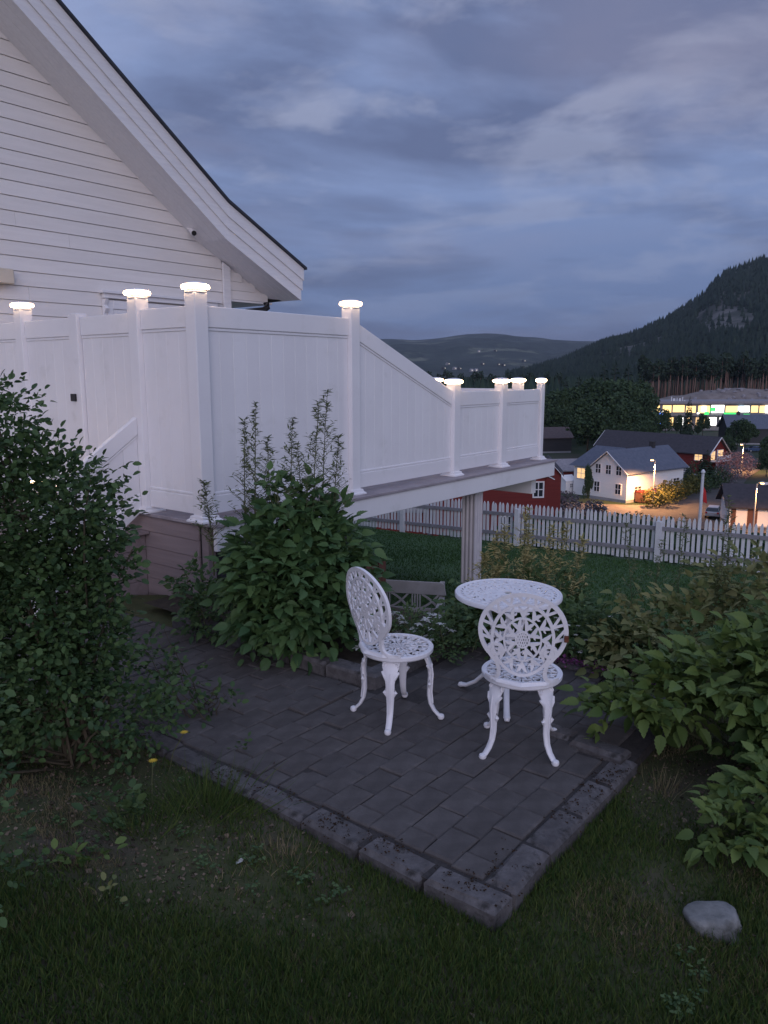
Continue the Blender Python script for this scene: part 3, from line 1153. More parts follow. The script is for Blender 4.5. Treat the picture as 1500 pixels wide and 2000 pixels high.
def make_chair(label):
    t = empty('garden_chair', (0, 0, 0), 0, label, 'chair', 'white cast metal garden chairs on the patio')
    # seat: local +x is where the sitter faces
    s = MB()
    ribbon(s, ell((0, 0), .190, .190, 0, 360, 48)[:-1], .024, SEAT - .008, SEAT + .003, True)
    filigree(s, (0, 0), .184, .184, SEAT - .007, SEAT, 1.05, ((.98, .62, 14), (.62, .22, 9)), True)
    s.lathe([(.196, -.026), (.203, -.018), (.204, .0), (.198, .004), (.190, .0), (.190, -.02)], 48, (0, 0, SEAT))
    s.f.pop()
    s.f.pop()
    s.build('seat', M_alu, t, smooth=False)
    # back: 2-D (x across, y up) then bent on to the leaning plane behind the seat
    b = MB()
    tk0, tk1 = -.006, .006
    outer = ell((0, .272), .203, .196, -38, 218, 52)
    ribbon(b, outer, .021, -.009, .009)
    for sg in (-1, 1):
        ex, ey = outer[0] if sg > 0 else outer[-1]
        cx, cy = ex - sg * .034, ey + .012
        ribbon(b, [(cx + .036 * sg * math.cos(R(a)), cy + .036 * math.sin(R(a))) for a in range(-30, 200, 18)], .017, -.009, .009)
        ribbon(b, [(cx + .019 * sg * math.cos(R(a)), cy + .019 * math.sin(R(a))) for a in range(120, 420, 24)], .016, -.009, .009)
        k0 = len(b.v)
        ribbon(b, [(ex - .004 * sg, ey - .004), (sg * .140, ey - .026), (sg * .118, ey - .052), (sg * .110, .062), (sg * .112, .035),
                   (sg * .124, .016), (sg * .150, .004), (sg * .180, .004)], .020, -.008, .008)
    ribbon(b, ell((0, .232), .146, .186, 0, 360, 56)[:-1], .015, -.008, .008, True)
    filigree(b, (0, .232), .142, .182, tk0, tk1, 1.0, ((.97, .62, 12), (.62, .24, 8)))
    for i in range(9):
        a = -2 + 184 * i / 8
        ia = (.150 * math.cos(R(a)), .232 + .190 * math.sin(R(a)))
        for da in (-7.5, 7.5):
            oa = (.200 * math.cos(R(a + da)), .272 + .193 * math.sin(R(a + da)))
            ribbon(b, [ia, oa], .0125, -.005, .005)
    ribbon(b, [(-.178, .006), (-.12, .002), (0, .0), (.12, .002), (.178, .006)], .016, -.008, .010)
    lean = R(15)

    def bend(x, y, z):
        r = math.sqrt(max(.0, .196 ** 2 - x * x * .9))
        base = -r * max(0, 1 - y / .10) - (.150 + .022 * (1 - min(1, x * x / .04))) * min(1, max(0, y) / .10)
        off = base - y * math.sin(lean) * .55
        return (off - z, -x, SEAT + .008 + y * .985)
    b.map(bend)
    b.build('backrest', M_alu, t, smooth=False)
    # four cabriole legs
    for a in (45, 135, 225, 315):
        path = [(.150, SEAT - .02), (.172, SEAT - .06), (.186, SEAT - .10), (.190, SEAT - .15), (.186, SEAT - .21), (.184, SEAT - .27),
                (.192, SEAT - .32), (.212, SEAT - .36), (.238, .022), (.252, .014)]
        wid = [.098, .094, .066, .050, .046, .039, .035, .033, .032, .030]
        thk = [.014, .020, .024, .026, .025, .024, .023, .023, .024, .022]
        lg = MB()
        n = 10
        k = 0
        for (r, z_), w, th in zip(path, wid, thk):
            for j in range(n):
                an = 2 * math.pi * j / n
                ca, sa = math.cos(an), math.sin(an)
                q = (abs(ca) ** 3 + abs(sa) ** 3) ** (-1 / 3)
                lg.v.append((r + th * .5 * ca * q, w * .5 * sa * q, z_ + (0 if z_ > .05 else .0)))
        for i in range(len(path) - 1):
            for j in range(n):
                p0, p1 = i * n + j, i * n + (j + 1) % n
                lg.f.append((p0, p1, p1 + n, p0 + n))
        lg.f.append(tuple(range(n)))
        lg.f.append(tuple(range(n * len(path) - n, n * len(path))))
        # foot
        lg.lathe([(.004, 0), (.015, .001), (.020, .012), (.017, .024), (.006, .030)], 12, (.252, 0, 0.0))
        # volutes and leaf lobes on the knee
        for sg in (-1, 1):
            for rr in (.017, .007):
                lg.tube([(.166 + .012 * (1 - abs(math.sin(q / 8 * 3.1416))), sg * (.026 + rr * math.cos(q / 8 * 6.283)), SEAT - .052 + rr * math.sin(q / 8 * 6.283)) for q in range(9)], .0045, 6)
            lg.tube([(.178, sg * .046, SEAT - .085), (.190, sg * .030, SEAT - .108), (.192, sg * .022, SEAT - .135)], [.007, .010, .004], 6)
            lg.tube([(.188, sg * .024, SEAT - .175), (.190, sg * .031, SEAT - .198), (.186, sg * .020, SEAT - .225)], [.004, .010, .003], 6)
        lg.tube([(.196, 0, SEAT - .09), (.205, 0, SEAT - .15), (.199, 0, SEAT - .25), (.206, 0, SEAT - .32)], .004, 6)
        lg.map(lambda x, y, z, a=a: (x * math.cos(R(a)) - y * math.sin(R(a)), x * math.sin(R(a)) + y * math.cos(R(a)), z))
        lg.build('leg', M_alu, t, smooth=True)
    return t


chair = make_chair('white lacy chair seen from the side, left of the round table')
chair.location = (.072, 4.11, .002)
chair.rotation_euler.z = R(33)
chair2 = copy_tree(chair)
chair2.location = (.703, 3.74, .002)
chair2.rotation_euler.z = R(79)
chair2['label'] = 'white lacy chair with its back to us and a rust spot, nearest the round table'
rp = MB().box(-.009, .009, -.0105, .0105, -.015, .015).build('rust_patch', M_rust, chair2, loc=(-.228, -.203, SEAT + .26), bevel=.003)
rp['label'] = 'brown rust patch on the rim of the backrest'

tbl = empty('garden_table', (.72, 4.33, 0), R(23), 'round white cast metal table with pierced top on the patio', 'table')
TZ = .655
g = MB()
NR, NS = 17, 72
rad = [.024] + [.036 + (.292 - .036) * i / (NR - 1) for i in range(NR)]
for r in rad:
    for j in range(NS):
        tw = .10 * math.sin(r * 60)
        a = 2 * math.pi * j / NS + tw
        g.v.append((r * math.cos(a), r * math.sin(a), TZ))
for i in range(NR):
    for j in range(NS):
        hole = False
        if i in (3, 5, 7, 9, 11, 13):
            st = {3: 9, 5: 6, 7: 4, 9: 4, 11: 3, 13: 3}[i]
            hole = (j + (i % 4)) % st == 0 if i % 4 == 3 else (j + st // 2) % st == 0
        if i in (4, 8, 12):
            hole = (j + 1) % 4 == 0
        if i == 15:
            hole = j % 2 == 0
        if not hole:
            p0, p1 = i * NS + j, i * NS + (j + 1) % NS
            g.f.append((p0, p1, p1 + NS, p0 + NS))
top = g.build('tabletop', M_alu, tbl)
sm = top.modifiers.new('solid', 'SOLIDIFY')
sm.thickness = .008
sm.offset = -1
rim = MB()
prof = [(.290, -.004), (.294, .002), (.304, .003), (.309, -.004), (.308, -.022), (.303, -.026), (.298, -.022), (.298, -.010)]
rim.lathe(prof, 72, (0, 0, TZ))
rim.f.pop()
rim.f.pop()
rim.build('rim', M_alu, tbl, smooth=True)
for a in (0, 120, 240):
    lg = MB()
    pts = [(.150, 0, .640), (.135, 0, .56), (.105, 0, .46), (.078, 0, .37), (.076, 0, .30), (.095, 0, .22), (.140, 0, .13), (.205, 0, .06), (.268, 0, .022), (.300, 0, .018)]
    lg.tube(pts, [(.016, .011)] * 4 + [(.017, .012)] * 4 + [(.018, .012), (.020, .013)], 8)
    lg.tube([(.300, 0, .018), (.312, 0, .014), (.318, 0, .006)], [.016, .016, .012], 8)
    lg.tube([(.088, 0, .36), (.050, 0, .33), (.030, 0, .29), (.050, 0, .25), (.082, 0, .26)], .008, 6)
    lg.tube([(.086 + .030 * math.cos(q * .7), 0, .385 + .030 * math.sin(q * .7)) for q in range(9)], .006, 6)
    lg.tube([(.10 + .026 * math.cos(q * .7), 0, .30 + .026 * math.sin(q * .7)) for q in range(9)], .006, 6)
    lg.tube([(.128, 0, .55), (.165, 0, .585), (.19, 0, .640)], .007, 6)
    lg.map(lambda x, y, z, a=a: (x * math.cos(R(a)) - y * math.sin(R(a)), x * math.sin(R(a)) + y * math.cos(R(a)), z))
    lg.build('leg', M_alu, tbl, smooth=True)
br = MB()
br.lathe([(.052, .385), (.060, .388), (.060, .400), (.052, .403)], 24)
br.build('brace_ring', M_alu, tbl)

# ---------------------------------------------------------------- bench down on the lawn
bx, by = .60, 7.42
bench = empty('garden_bench', (bx, by, ground(bx, by) - .01), R(-12), 'weathered white wooden bench with crossed back slats behind the flowers', 'bench')
BW = 1.02
for xx in (-BW, -.05):
    MB().box(xx, xx + .05, .0, .045, 0, .76).build('leg', M_bench, bench, bevel=.004)
    MB().box(xx, xx + .05, -.42, -.375, 0, .52).build('leg', M_bench, bench, bevel=.004)
    MB().bar((xx + .025, .02, .60), (xx + .025, -.44, .53), .055, .03).build('armrest', M_bench, bench, bevel=.004)
MB().prism([(-BW + .0, .63), (.02, .63), (.0, .745), (-.03, .76), (-BW, .76)], 'y', -.02, .0).build('top_rail', M_bench, bench, bevel=.004)
MB().box(-BW, 0, -.018, 0, .44, .49).build('bottom_rail', M_bench, bench, bevel=.004)
for s in range(3):
    x0 = -BW + .06 + s * .31
    for i in range(4):
        MB().box(x0 + .012 + i * .026, x0 + .026 + i * .026, -.015, -.004, .49, .63).build('slat', M_bench, bench)
    for sg in (0, 1):
        xa, xb = x0 + .115, x0 + .285
        arc = [(xa + (xb - xa) * i / 8, .49 + .14 * i / 8 + (.016 if sg else -.016) * math.sin(math.pi * i / 8)) for i in range(9)]
        if sg:
            arc = [(xa + xb - p, q) for p, q in arc]
        mb = MB()
        ribbon(mb, arc, .020, -.016 + sg * .001, -.006 + sg * .002)
        mb.map(lambda x, y, z: (x, z, y))
        mb.build('cross_slat', M_bench, bench)
for i in range(6):
    MB().box(-BW, 0, -.43 + i * .068, -.375 + i * .068, .385, .402).build('seat_slat', M_bench, bench, bevel=.003)
stake = empty('wooden_stake', (-.02, 7.28, ground(-.02, 7.28) - .05), R(8), 'reddish brown wooden post at the left end of the bench', 'post')
MB().box(-.035, .035, -.03, .03, 0, .84).build('shaft', M_brown, stake, bevel=.004)
MB().box(-.32, -.04, -.02, .02, .70, .82).build('crosspiece', M_brown, stake, bevel=.004)

# ---------------------------------------------------------------- picket fence along the foot of the lawn
fence = empty('picket_fence', (0, 0, 0), 0, 'long white picket fence with grey rails at the foot of the lawn', 'fence')
QF = 15.55


def Fp(s, q=QF):
    return Vector((.616 * q - .788 * s, .788 * q + .616 * s, 0))


pk = MB().prism([(-.029, 0), (.029, 0), (.029, .86), (.018, .905), (0, .935), (-.018, .905), (-.029, .86)], 'y', -.010, .010).mesh('picket', M_picket)
s = -1.5
while s < 15.5:
    w = Fp(s)
    z = ground(w.x, w.y) + .03
    inst('picket', pk, fence, (w.x, w.y, z + random.gauss(0, .006)), (random.gauss(0, .008), random.gauss(0, .012), TH + math.pi / 2), (random.uniform(.92, 1.06), 1, random.uniform(.985, 1.015)))
    s += .1015
pp = MB().box(-.05, .05, -.05, .05, -.1, .84).mesh('post', M_picket)
ss = [-1.6, .9, 3.0, 5.34, 7.9, 10.5, 12.9, 15.3]
ss = [-1.2, 1.9, 5.05, 8.25, 11.5, 14.6]
for s in ss:
    w = Fp(s, QF - .085)
    inst('post', pp, fence, (w.x, w.y, ground(w.x, w.y)), (0, 0, TH + math.pi / 2))
for h in (.20, .66):
    for s0, s1 in zip(ss, ss[1:]):
        a, b = Fp(s0, QF - .035), Fp(s1, QF - .035)
        a.z, b.z = ground(a.x, a.y) + h + .035, ground(b.x, b.y) + h + .035
        MB().bar(a, b, .038, .075).build('rail', M_rail, fence)


# ---------------------------------------------------------------- plants
def tube_set(curves, n=5):
    mb = MB()
    for pts, r0, r1 in curves:
        m_ = len(pts)
        mb.tube(pts, [r0 + (r1 - r0) * i / (m_ - 1) for i in range(m_)], n, caps=False)
    return mb


def stem_curve(b, tip, sag=.15, n=7):
    b, tip = Vector(b), Vector(tip)
    d = tip - b
    out = []
    for i in range(n):
        f = i / (n - 1)
        p = b + d * f
        p.z = b.z + d.z * (f * (1 + sag) - sag * f * f)
        out.append(p + Vector((random.gauss(0, .012), random.gauss(0, .012), 0)) * min(1, f * 3))
    return out


def shrub(name, loc, label, cat, blobs, T, m, pairs, length, size, n_stems=8, stem_r=.008, stem_m=None, shell=.35, up=.05, ind=0,
          group=None, dirup=.25, ind_T=None, zmin=.02, jit=.38):
    """blobs: (centre rel. to loc, radii, number of sprays)"""
    loc = Vector(loc)
    root = empty(name, loc, 0, label, cat, group)
    Ps, Ds, Us, Ss = [], [], [], []
    for c, r, n in blobs:
        P, d = blob_points((loc.x + c[0], loc.y + c[1], loc.z + c[2]), r, n, shell, loc.z + zmin)
        d = d * np.array([1, 1, .55]) + np.array([0, 0, dirup])
        a = sprays(P - d * length * .5, d, pairs, length, size, up, jit)
        Ps.append(a[0]); Ds.append(a[1]); Us.append(a[2] + np.array([0, -.35, .15])); Ss.append(a[3])
    P, D, U, S = (np.concatenate(q) for q in (Ps, Ds, Us, Ss))
    if ind:
        vis = (P[:, 1] - loc.y) * -1.0 + (P[:, 2] - loc.z) * .45 + rng.normal(0, .06, len(P))
        inview = np.abs(P[:, 0] / np.maximum(P[:, 1], .1)) < .50
        order = np.argsort(-(vis + inview * 5))
        big = order[:ind]
        rest = order[ind:]
        leaf_objects(root, T, m, P[big], D[big], U[big], S[big])
        P, D, U, S = P[rest], D[rest], U[rest], S[rest]
    V, F = leaves(T, P, D, U, S)
    child_mesh('foliage', V, F, m, root, 'stuff')
    for i in range(n_stems):
        c, r, n = random.choice(blobs)
        tip = Vector((c[0] + random.uniform(-.7, .7) * r[0], c[1] + random.uniform(-.7, .7) * r[1], c[2] + random.uniform(.1, .8) * r[2]))
        st = stem_curve((random.gauss(0, .08), random.gauss(0, .08), -.03), tip, .25)
        tube_set([(st, stem_r, stem_r * .4)]).build('stem', stem_m or M_stem, root, smooth=True)
    return root


def plume(root, base, h, m, lean=(0, 0), branch=.16, n=26, size=.02, start=.35, stemr=.004, stem_m=None):
    """upright flower spike with small side branches; base relative to world"""
    b = Vector(base)
    pts = [b + Vector((lean[0] * f * f, lean[1] * f * f, h * f)) for f in (0, .2, .4, .6, .8, 1)]
    mb = MB().tube(pts, [stemr * (1 - .75 * i / 5) for i in range(6)], 5, caps=False)
    P, D, U, S = [], [], [], []
    for i in range(n):
        f = start + (1 - start) * (i + random.random()) / n
        p = b + Vector((lean[0] * f * f, lean[1] * f * f, h * f))
        a = random.uniform(0, 6.28)
        bl = branch * (1.05 - f) / (1.05 - start) * random.uniform(.6, 1.2)
        d = Vector((math.cos(a), math.sin(a), .9))
        mb.tube([p, p + d * bl * .5, p + d * bl * .85 + Vector((0, 0, -.01))], [stemr * .35, stemr * .25, stemr * .15], 4, caps=False)
        for k in range(7):
            g_ = (k + 1) / 7
            q = p + d * bl * g_ * .9
            P.append(q)
            D.append(Vector((random.gauss(0, 1), random.gauss(0, 1), .5)))
            U.append(Vector((random.gauss(0, .5), random.gauss(0, .5), 1)))
            S.append(size * random.uniform(.6, 1.2))
    pl = mb
    V, F = leaves(T_LANCE, [tuple(q) for q in P], [tuple(q) for q in D], [tuple(q) for q in U], S)
    o = child_mesh('plume', V, F, m, root, 'stuff')
    mb.map(lambda x, y, z: (x - root.location.x, y - root.location.y, z - root.location.z))
    mb.build('plume_stalk', stem_m or M_stemg, root)
    return o


# goatsbeard clump in the raised bed
gb = shrub('goatsbeard_clump', (-.58, 5.18, .06), 'large dark green goatsbeard clump with tall feathery spikes below the screen', 'shrub',
           [((-.02, 0, .38), (.44, .42, .40), 330), ((-.26, .02, .58), (.25, .30, .30), 160), ((.12, .08, .64), (.32, .30, .30), 190),
            ((-.02, -.12, .22), (.45, .34, .24), 190), ((.22, .12, .42), (.27, .30, .32), 140), ((-.08, .1, .82), (.26, .24, .18), 60), ((-.20, .1, 1.02), (.09, .1, .14), 16), ((.06, .12, 1.02), (.14, .1, .14), 24)],
           T_SERR, M_goat, 2, .15, .094, 10, .007, M_stemg, .55, .0, 170)
for x, y, z0, h, lx in ((-.98, 5.35, .55, 1.22, .02), (-.90, 5.30, .5, 1.40, .03), (-.66, 5.35, .5, 1.28, .03), (-.50, 5.30, .55, 1.36, .06),
                        (-.44, 5.4, .6, 1.38, .05), (-.82, 5.45, .55, 1.06, .0), (-.58, 5.45, .5, 1.05, -.03), (-1.20, 5.3, .5, .78, -.05), (-.36, 5.35, .6, 1.02, .05)):
    plume(gb, (x, y, z0), h * .86, M_plumeg, (lx, 0), .17, 46, .042, .28, .006)

# big rose bush at the left
shrub('rose_bush', (-1.46, 3.62, -.05), 'tall dark rose bush with small leaves filling the left edge', 'shrub',
      [((-.26, .10, 1.24), (.46, .42, .46), 1400), ((-.22, .0, .86), (.42, .40, .36), 1150), ((-.20, -.05, .46), (.38, .34, .26), 480), ((-.60, .0, 1.0), (.45, .5, .8), 950),
       ((.16, .02, .28), (.30, .26, .20), 260), ((-.02, .0, .62), (.26, .26, .24), 260), ((-.52, -.2, .35), (.38, .38, .34), 480), ((-.62, -.45, .22), (.30, .30, .24), 140), ((-.36, .05, 1.72), (.24, .24, .26), 240), ((-.02, .05, 1.30), (.20, .20, .22), 130),
       ((.10, .1, 1.02), (.17, .18, .14), 90)],
      T_ROSE, M_rose, 2, .075, .037, 30, .009, M_stem, .35, .1, 150, jit=.62)
# young rose shoots hanging over the paving
shrub('rose_sucker', (-1.02, 4.12, -.02), 'low arching rose shoots over the paving beside the big bush', 'shrub',
      [((-.16, .0, .20), (.18, .2, .16), 46), ((.08, -.02, .12), (.14, .12, .08), 20), ((-.34, .12, .30), (.2, .2, .2), 60)],
      T_ROSE, M_rose, 2, .07, .036, 12, .004, M_stem, .3, .1, 40, jit=.6)
shrub('edge_bush', (-1.12, 2.12, .0), 'dark leafy shoots at the lower left picture edge', 'shrub',
      [((-.10, .0, .50), (.12, .2, .30), 70), ((-.12, .05, .90), (.10, .2, .3), 40)], T_ROSE, M_rose, 2, .05, .030, 0, .005, M_stem, .3, .1, 30)
# right hand shrubs
shrub('bramble_bush', (1.98, 3.72, -.08), 'broad yellow green leafy bush at the right edge of the patio', 'shrub',
      [((-.20, .0, .46), (.40, .34, .18), 130), ((.14, .0, .56), (.42, .42, .24), 200), ((.06, -.30, .22), (.36, .26, .22), 130),
       ((-.52, .10, .36), (.28, .24, .13), 80), ((-.74, .12, .27), (.18, .16, .08), 32), ((.34, .1, .66), (.4, .4, .18), 80)],
      T_SERR, M_right, 3, .15, .088, 9, .006, M_stemg, .45, .0, 170)
shrub('leafy_shoots', (1.60, 2.92, -.08), 'low bright green shoots spreading over the grass at lower right', 'shrub',
      [((.06, .05, .24), (.26, .2, .18), 70), ((-.16, -.05, .16), (.18, .14, .10), 34), ((.14, -.12, .20), (.2, .16, .14), 44)],
      T_SERR, M_right, 3, .11, .066, 6, .004, M_stemg, .35, .05, 60)
rs = shrub('meadowsweet_clump', (2.15, 5.05, -.25), 'olive and reddish leafy clump with thin spikes behind the bramble', 'shrub',
           [((-.1, -.2, .48), (.70, .45, .30), 230), ((.45, .0, .68), (.5, .45, .30), 190), ((-.45, -.3, .36), (.4, .3, .24), 120)],
           T_SERR, M_rusty, 3, .15, .070, 8, .005, M_stemg, .4, .0, 60)
for x, y, h, lx in ((1.72, 5.1, 1.12, -.10), (2.02, 5.15, 1.16, .02), (2.3, 5.2, 1.22, .06), (2.6, 5.1, 1.2, .05), (2.15, 4.9, 1.0, .08), (2.45, 5.3, 1.28, -.06), (2.75, 5.2, 1.3, .02), (1.9, 5.3, .95, .05)):
    plume(rs, (x, y, -.2), h, M_plumeg, (lx, 0), .13, 24, .036, .45, .004)
# straw coloured plumes behind the table
ap = shrub('astilbe_clump', (.98, 5.62, -.25), 'clump with straw yellow feathery plumes behind the round table', 'plant',
           [((0, 0, .38), (.50, .3, .34), 300), ((.34, -.05, .30), (.3, .3, .26), 160), ((-.3, -.08, .24), (.26, .24, .22), 120)],
           T_OVATE, M_lowleaf, 3, .14, .06, 6, .004, M_stemg, .35, .05, 40)
for x, y, h, lx in ((.70, 5.65, .80, .06), (.80, 5.7, .94, .05), (.93, 5.7, 1.0, -.03), (1.05, 5.72, 1.12, .03), (1.20, 5.65, 1.0, .05), (1.30, 5.7, 1.02, .08), (1.38, 5.6, .92, .10), (1.0, 5.55, .86, .05), (1.15, 5.8, .95, -.06), (.76, 5.55, .72, .1)):
    plume(ap, (x, y, -.22), h, M_plume, (lx, 0), .19, 44, .046, .36, .004)
# ground cover round the table
shrub('bed_perennials', (1.05, 5.12, -.05), 'low green perennials under and right of the round table', 'plant',
      [((-.25, .1, .22), (.4, .25, .22), 260), ((.25, -.02, .20), (.40, .28, .22), 280), ((.55, -.15, .14), (.3, .22, .16), 160)],
      T_OVATE, M_lowleaf, 2, .09, .055, 5, .004, M_stemg, .3, .1, 40)
shrub('catmint_clump', (.36, 4.98, .0), 'grey green low clump at the kerb behind the table leg', 'plant',
      [((0, 0, .14), (.26, .18, .16), 170), ((-.2, .1, .16), (.22, .2, .18), 120)], T_SMALL, M_lowleaf, 3, .09, .03, 5, .003, M_stemg, .25, .3, 0)
shrub('fern_clump', (.62, 5.45, -.12), 'fresh green ferny leaves between bench and table', 'plant',
      [((.06, 0, .22), (.22, .2, .18), 120), ((.10, .05, .36), (.13, .13, .10), 40)], T_OVATE, M_right, 3, .13, .048, 5, .003, M_stemg, .3, .1, 20)
shrub('corner_foliage', (-1.28, 5.45, -.05), 'small dark leafy plant at the foot of the deck skirting', 'plant',
      [((0, 0, .24), (.24, .22, .24), 130), ((-.15, .2, .38), (.2, .2, .2), 80)], T_OVATE, M_rose, 2, .09, .055, 5, .004, M_stemg, .3, .1, 0)
# white lilies
lily = empty('white_lilies', (.12, 5.02, .05), 0, 'clump of white flowering lilies in front of the bench', 'flowers')
P, D, U, S, W = [], [], [], [], []
FP, FD, FU, FS = [], [], [], []
for i in range(46):
    bx_, by_ = .19 + random.gauss(0, .16), 5.05 + random.gauss(0, .10)
    h = random.uniform(.08, .24)
    tip = (bx_ + random.gauss(0, .05), by_ + random.gauss(0, .04), .05 + h)
    MB().tube([(bx_ - .12, by_ - 5.02, 0), ((bx_ + tip[0]) / 2 - .12, (by_ + tip[1]) / 2 - 5.02, h * .55), (tip[0] - .12, tip[1] - 5.02, h)], [.004, .0035, .002], 5).build('stalk', M_stemg, lily)
    for k in range(10):
        f = random.uniform(.1, .85)
        a = random.uniform(0, 6.28)
        P.append((bx_ + (tip[0] - bx_) * f, by_ + (tip[1] - by_) * f, .05 + h * f))
        D.append((math.cos(a), math.sin(a), .5)); U.append((0, 0, 1)); S.append(random.uniform(.05, .10))
    if i < 22:
        for fl in range(2):
            cx, cy, cz = tip[0] + random.gauss(0, .02), tip[1] + random.gauss(0, .02), tip[2] + random.gauss(0, .02)
            ph = random.uniform(0, 6)
            for k in range(6):
                a = ph + k * 1.047
                FP.append((cx, cy, cz)); FD.append((math.cos(a), math.sin(a), random.uniform(-.1, .5))); FU.append((0, 0, 1)); FS.append(random.uniform(.030, .044))
V, F = leaves(T_LANCE, P, D, U, S)
child_mesh('foliage', V, F, M_lowleaf, lily, 'stuff')
for i in range(0, len(FP), 6):
    V, F = leaves(T_SMALL, FP[i:i + 6], FD[i:i + 6], FU[i:i + 6], FS[i:i + 6])
    child_mesh('flower', V, F, M_petal, lily)
# white speckles of a low flower right of the chair, and the purple edging
sf = empty('white_bedding_flowers', (1.28, 4.95, .0), 0, 'few small white flowers right of the chair back', 'flowers')
P, D, U, S = [], [], [], []
for i in range(16):
    c = (1.28 + random.gauss(0, .12), 4.95 + random.gauss(0, .12), random.uniform(.10, .30))
    MB().tube([(c[0] - 1.28, c[1] - 4.95, -.05), (c[0] - 1.28, c[1] - 4.95, c[2])], .002, 4).build('stalk', M_stemg, sf)
    V, F = leaves(T_SMALL, [c] * 5, [(math.cos(k * 1.257), math.sin(k * 1.257), .3) for k in range(5)], [(0, 0, 1)] * 5, [.020] * 5)
    child_mesh('flower', V, F, M_petal, sf)
P, D, U, S = [], [], [], []
for i in range(420):
    a, b = 2.36 + random.gauss(0, .035), random.uniform(.15, .95)
    w = K0 + D1 * a + D2 * b
    P.append((w.x, w.y, .03 + random.uniform(0, .03))); D.append((random.gauss(0, 1), random.gauss(0, 1), .8)); U.append((0, 0, 1)); S.append(random.uniform(.010, .022))
V, F = leaves(T_CLUMP, P, D, U, S)
o = link(bpy.data.objects.new('creeping_thyme', np_mesh('creeping_thyme', V, F, M_purple)))
tag(o, 'purple creeping flowers along the far kerb of the patio', 'flowers', kind='stuff')


# ---------------------------------------------------------------- grass
def in_patio(x, y, m=0.0):
    w = Vector((x, y, 0)) - K0
    a, b = w.dot(D1), w.dot(D2)
    return (-m < a < 2.5 and -m < b < 1.75) or (-m < a < 1.42 and 1.6 < b < 4.7)


def patchy(x, y):
    return noise.noise(Vector((x * 1.5 + 3, y * 1.5, .5))) + .45 * noise.noise(Vector((x * 4.2, y * 4.2, 2)))


def blades(n, xr, yr, h, w, dens, skip, seed):
    P, D, U, S, W = [], [], [], [], []
    rr = random.Random(seed)
    while len(P) < n:
        x, y = rr.uniform(*xr), rr.uniform(*yr)
        if abs(x) > .56 * y + .35 or skip(x, y):
            continue
        d = dens(x, y)
        if rr.random() > d:
            continue
        z = ground(x, y)
        P.append((x, y, z - .004))
        D.append((rr.gauss(0, .45), rr.gauss(0, .45), 1))
        U.append((rr.gauss(0, 1), rr.gauss(0, 1), .1))
        s_ = h * rr.uniform(.55, 1.35) * (.6 + .5 * d)
        S.append(s_)
        W.append(w * rr.uniform(.7, 1.3))
    return P, D, U, S, W


def soil_amt(x, y):
    """bare earth under the rose bush and in front of it, and at the right edge"""
    a = (1 - sst(-.75, .25, x + .55 * (y - 2.5) + .35 * patchy(x + 9, y))) * sst(2.05, 2.5, y + .25 * x)
    b = .8 * sst(.95, 1.25, x) * sst(2.85, 3.3, y + .2 * patchy(x, y + 4))
    return max(a, b)


def dens(x, y):
    d = .95 - .80 * soil_amt(x, y)
    d += .60 * patchy(x, y) - (.15 if y > 2.4 else 0)
    return min(1, max(.04, d))


V, F = leaves(T_BLADE, *blades(95000, (-2.6, 2.6), (1.25, 4.6), .042, .0042, dens, lambda x, y: in_patio(x, y), 1))
o = link(bpy.data.objects.new('grass', np_mesh('grass', V, F, M_grass)))
tag(o, 'short dark green grass in front of the patio', 'grass', kind='stuff')
V, F = leaves(T_BLADE, *blades(15000, (-2.0, 2.2), (1.9, 4.3), .036, .0024, lambda x, y: .8 if patchy(x + 5, y) > .02 else .05, lambda x, y: in_patio(x, y), 2))
o = link(bpy.data.objects.new('dry_grass', np_mesh('dry_grass', V, F, M_dry)))
tag(o, 'dry straw coloured grass between soil and lawn', 'grass', kind='stuff')


# clover and small weeds in the turf
P, D, U, S = [], [], [], []
for i in range(190):
    cx, cy = random.uniform(-1.6, 1.7), random.uniform(1.5, 3.6)
    if in_patio(cx, cy) or patchy(cx + 2, cy + 7) < .05:
        continue
    for k in range(random.randint(3, 9)):
        x, y = cx + random.gauss(0, .02), cy + random.gauss(0, .02)
        a0 = random.uniform(0, 6.28)
        for q in range(3):
            a = a0 + q * 2.094
            P.append((x, y, ground(x, y) + random.uniform(.012, .034)))
            D.append((math.cos(a), math.sin(a), random.uniform(-.1, .35)))
            U.append((0, 0, 1))
            S.append(random.uniform(.008, .017))
V, F = leaves(T_CLUMP, P, D, U, S)
o = link(bpy.data.objects.new('clover', np_mesh('clover', V, F, M_lowleaf)))
tag(o, 'clover and small weeds scattered through the turf', 'weeds', kind='stuff')

# crumbs of soil, pebbles and dead leaves on the bare earth
P, D, U, S = [], [], [], []
while len(P) < 5200:
    x, y = random.uniform(-2.2, 2.2), random.uniform(1.7, 4.4)
    if abs(x) > .56 * y + .2 or in_patio(x, y) or random.random() > soil_amt(x, y) * .9 + .10:
        continue
    P.append((x, y, ground(x, y) + .002))
    D.append((random.gauss(0, 1), random.gauss(0, 1), random.gauss(.15, .3)))
    U.append((random.gauss(0, .4), random.gauss(0, .4), 1))
    S.append(random.uniform(.005, .016) * (1.8 if random.random() < .08 else 1))
V, F = leaves(T_CLUMP, P, D, U, S)
M_litter = mat('leaf_litter', (.030, .022, .016), (.24, .18, .13), island=True, rough=.9, spec=.1)
o = link(bpy.data.objects.new('soil_crumbs', np_mesh('soil_crumbs', V, F, M_litter)))
tag(o, 'brown crumbs and dead leaves on the bare earth by the rose bush', 'soil', kind='stuff')


def lawn_skip(x, y):
    q = .616 * x + .788 * y
    return q < 5.9 or q > 15.3


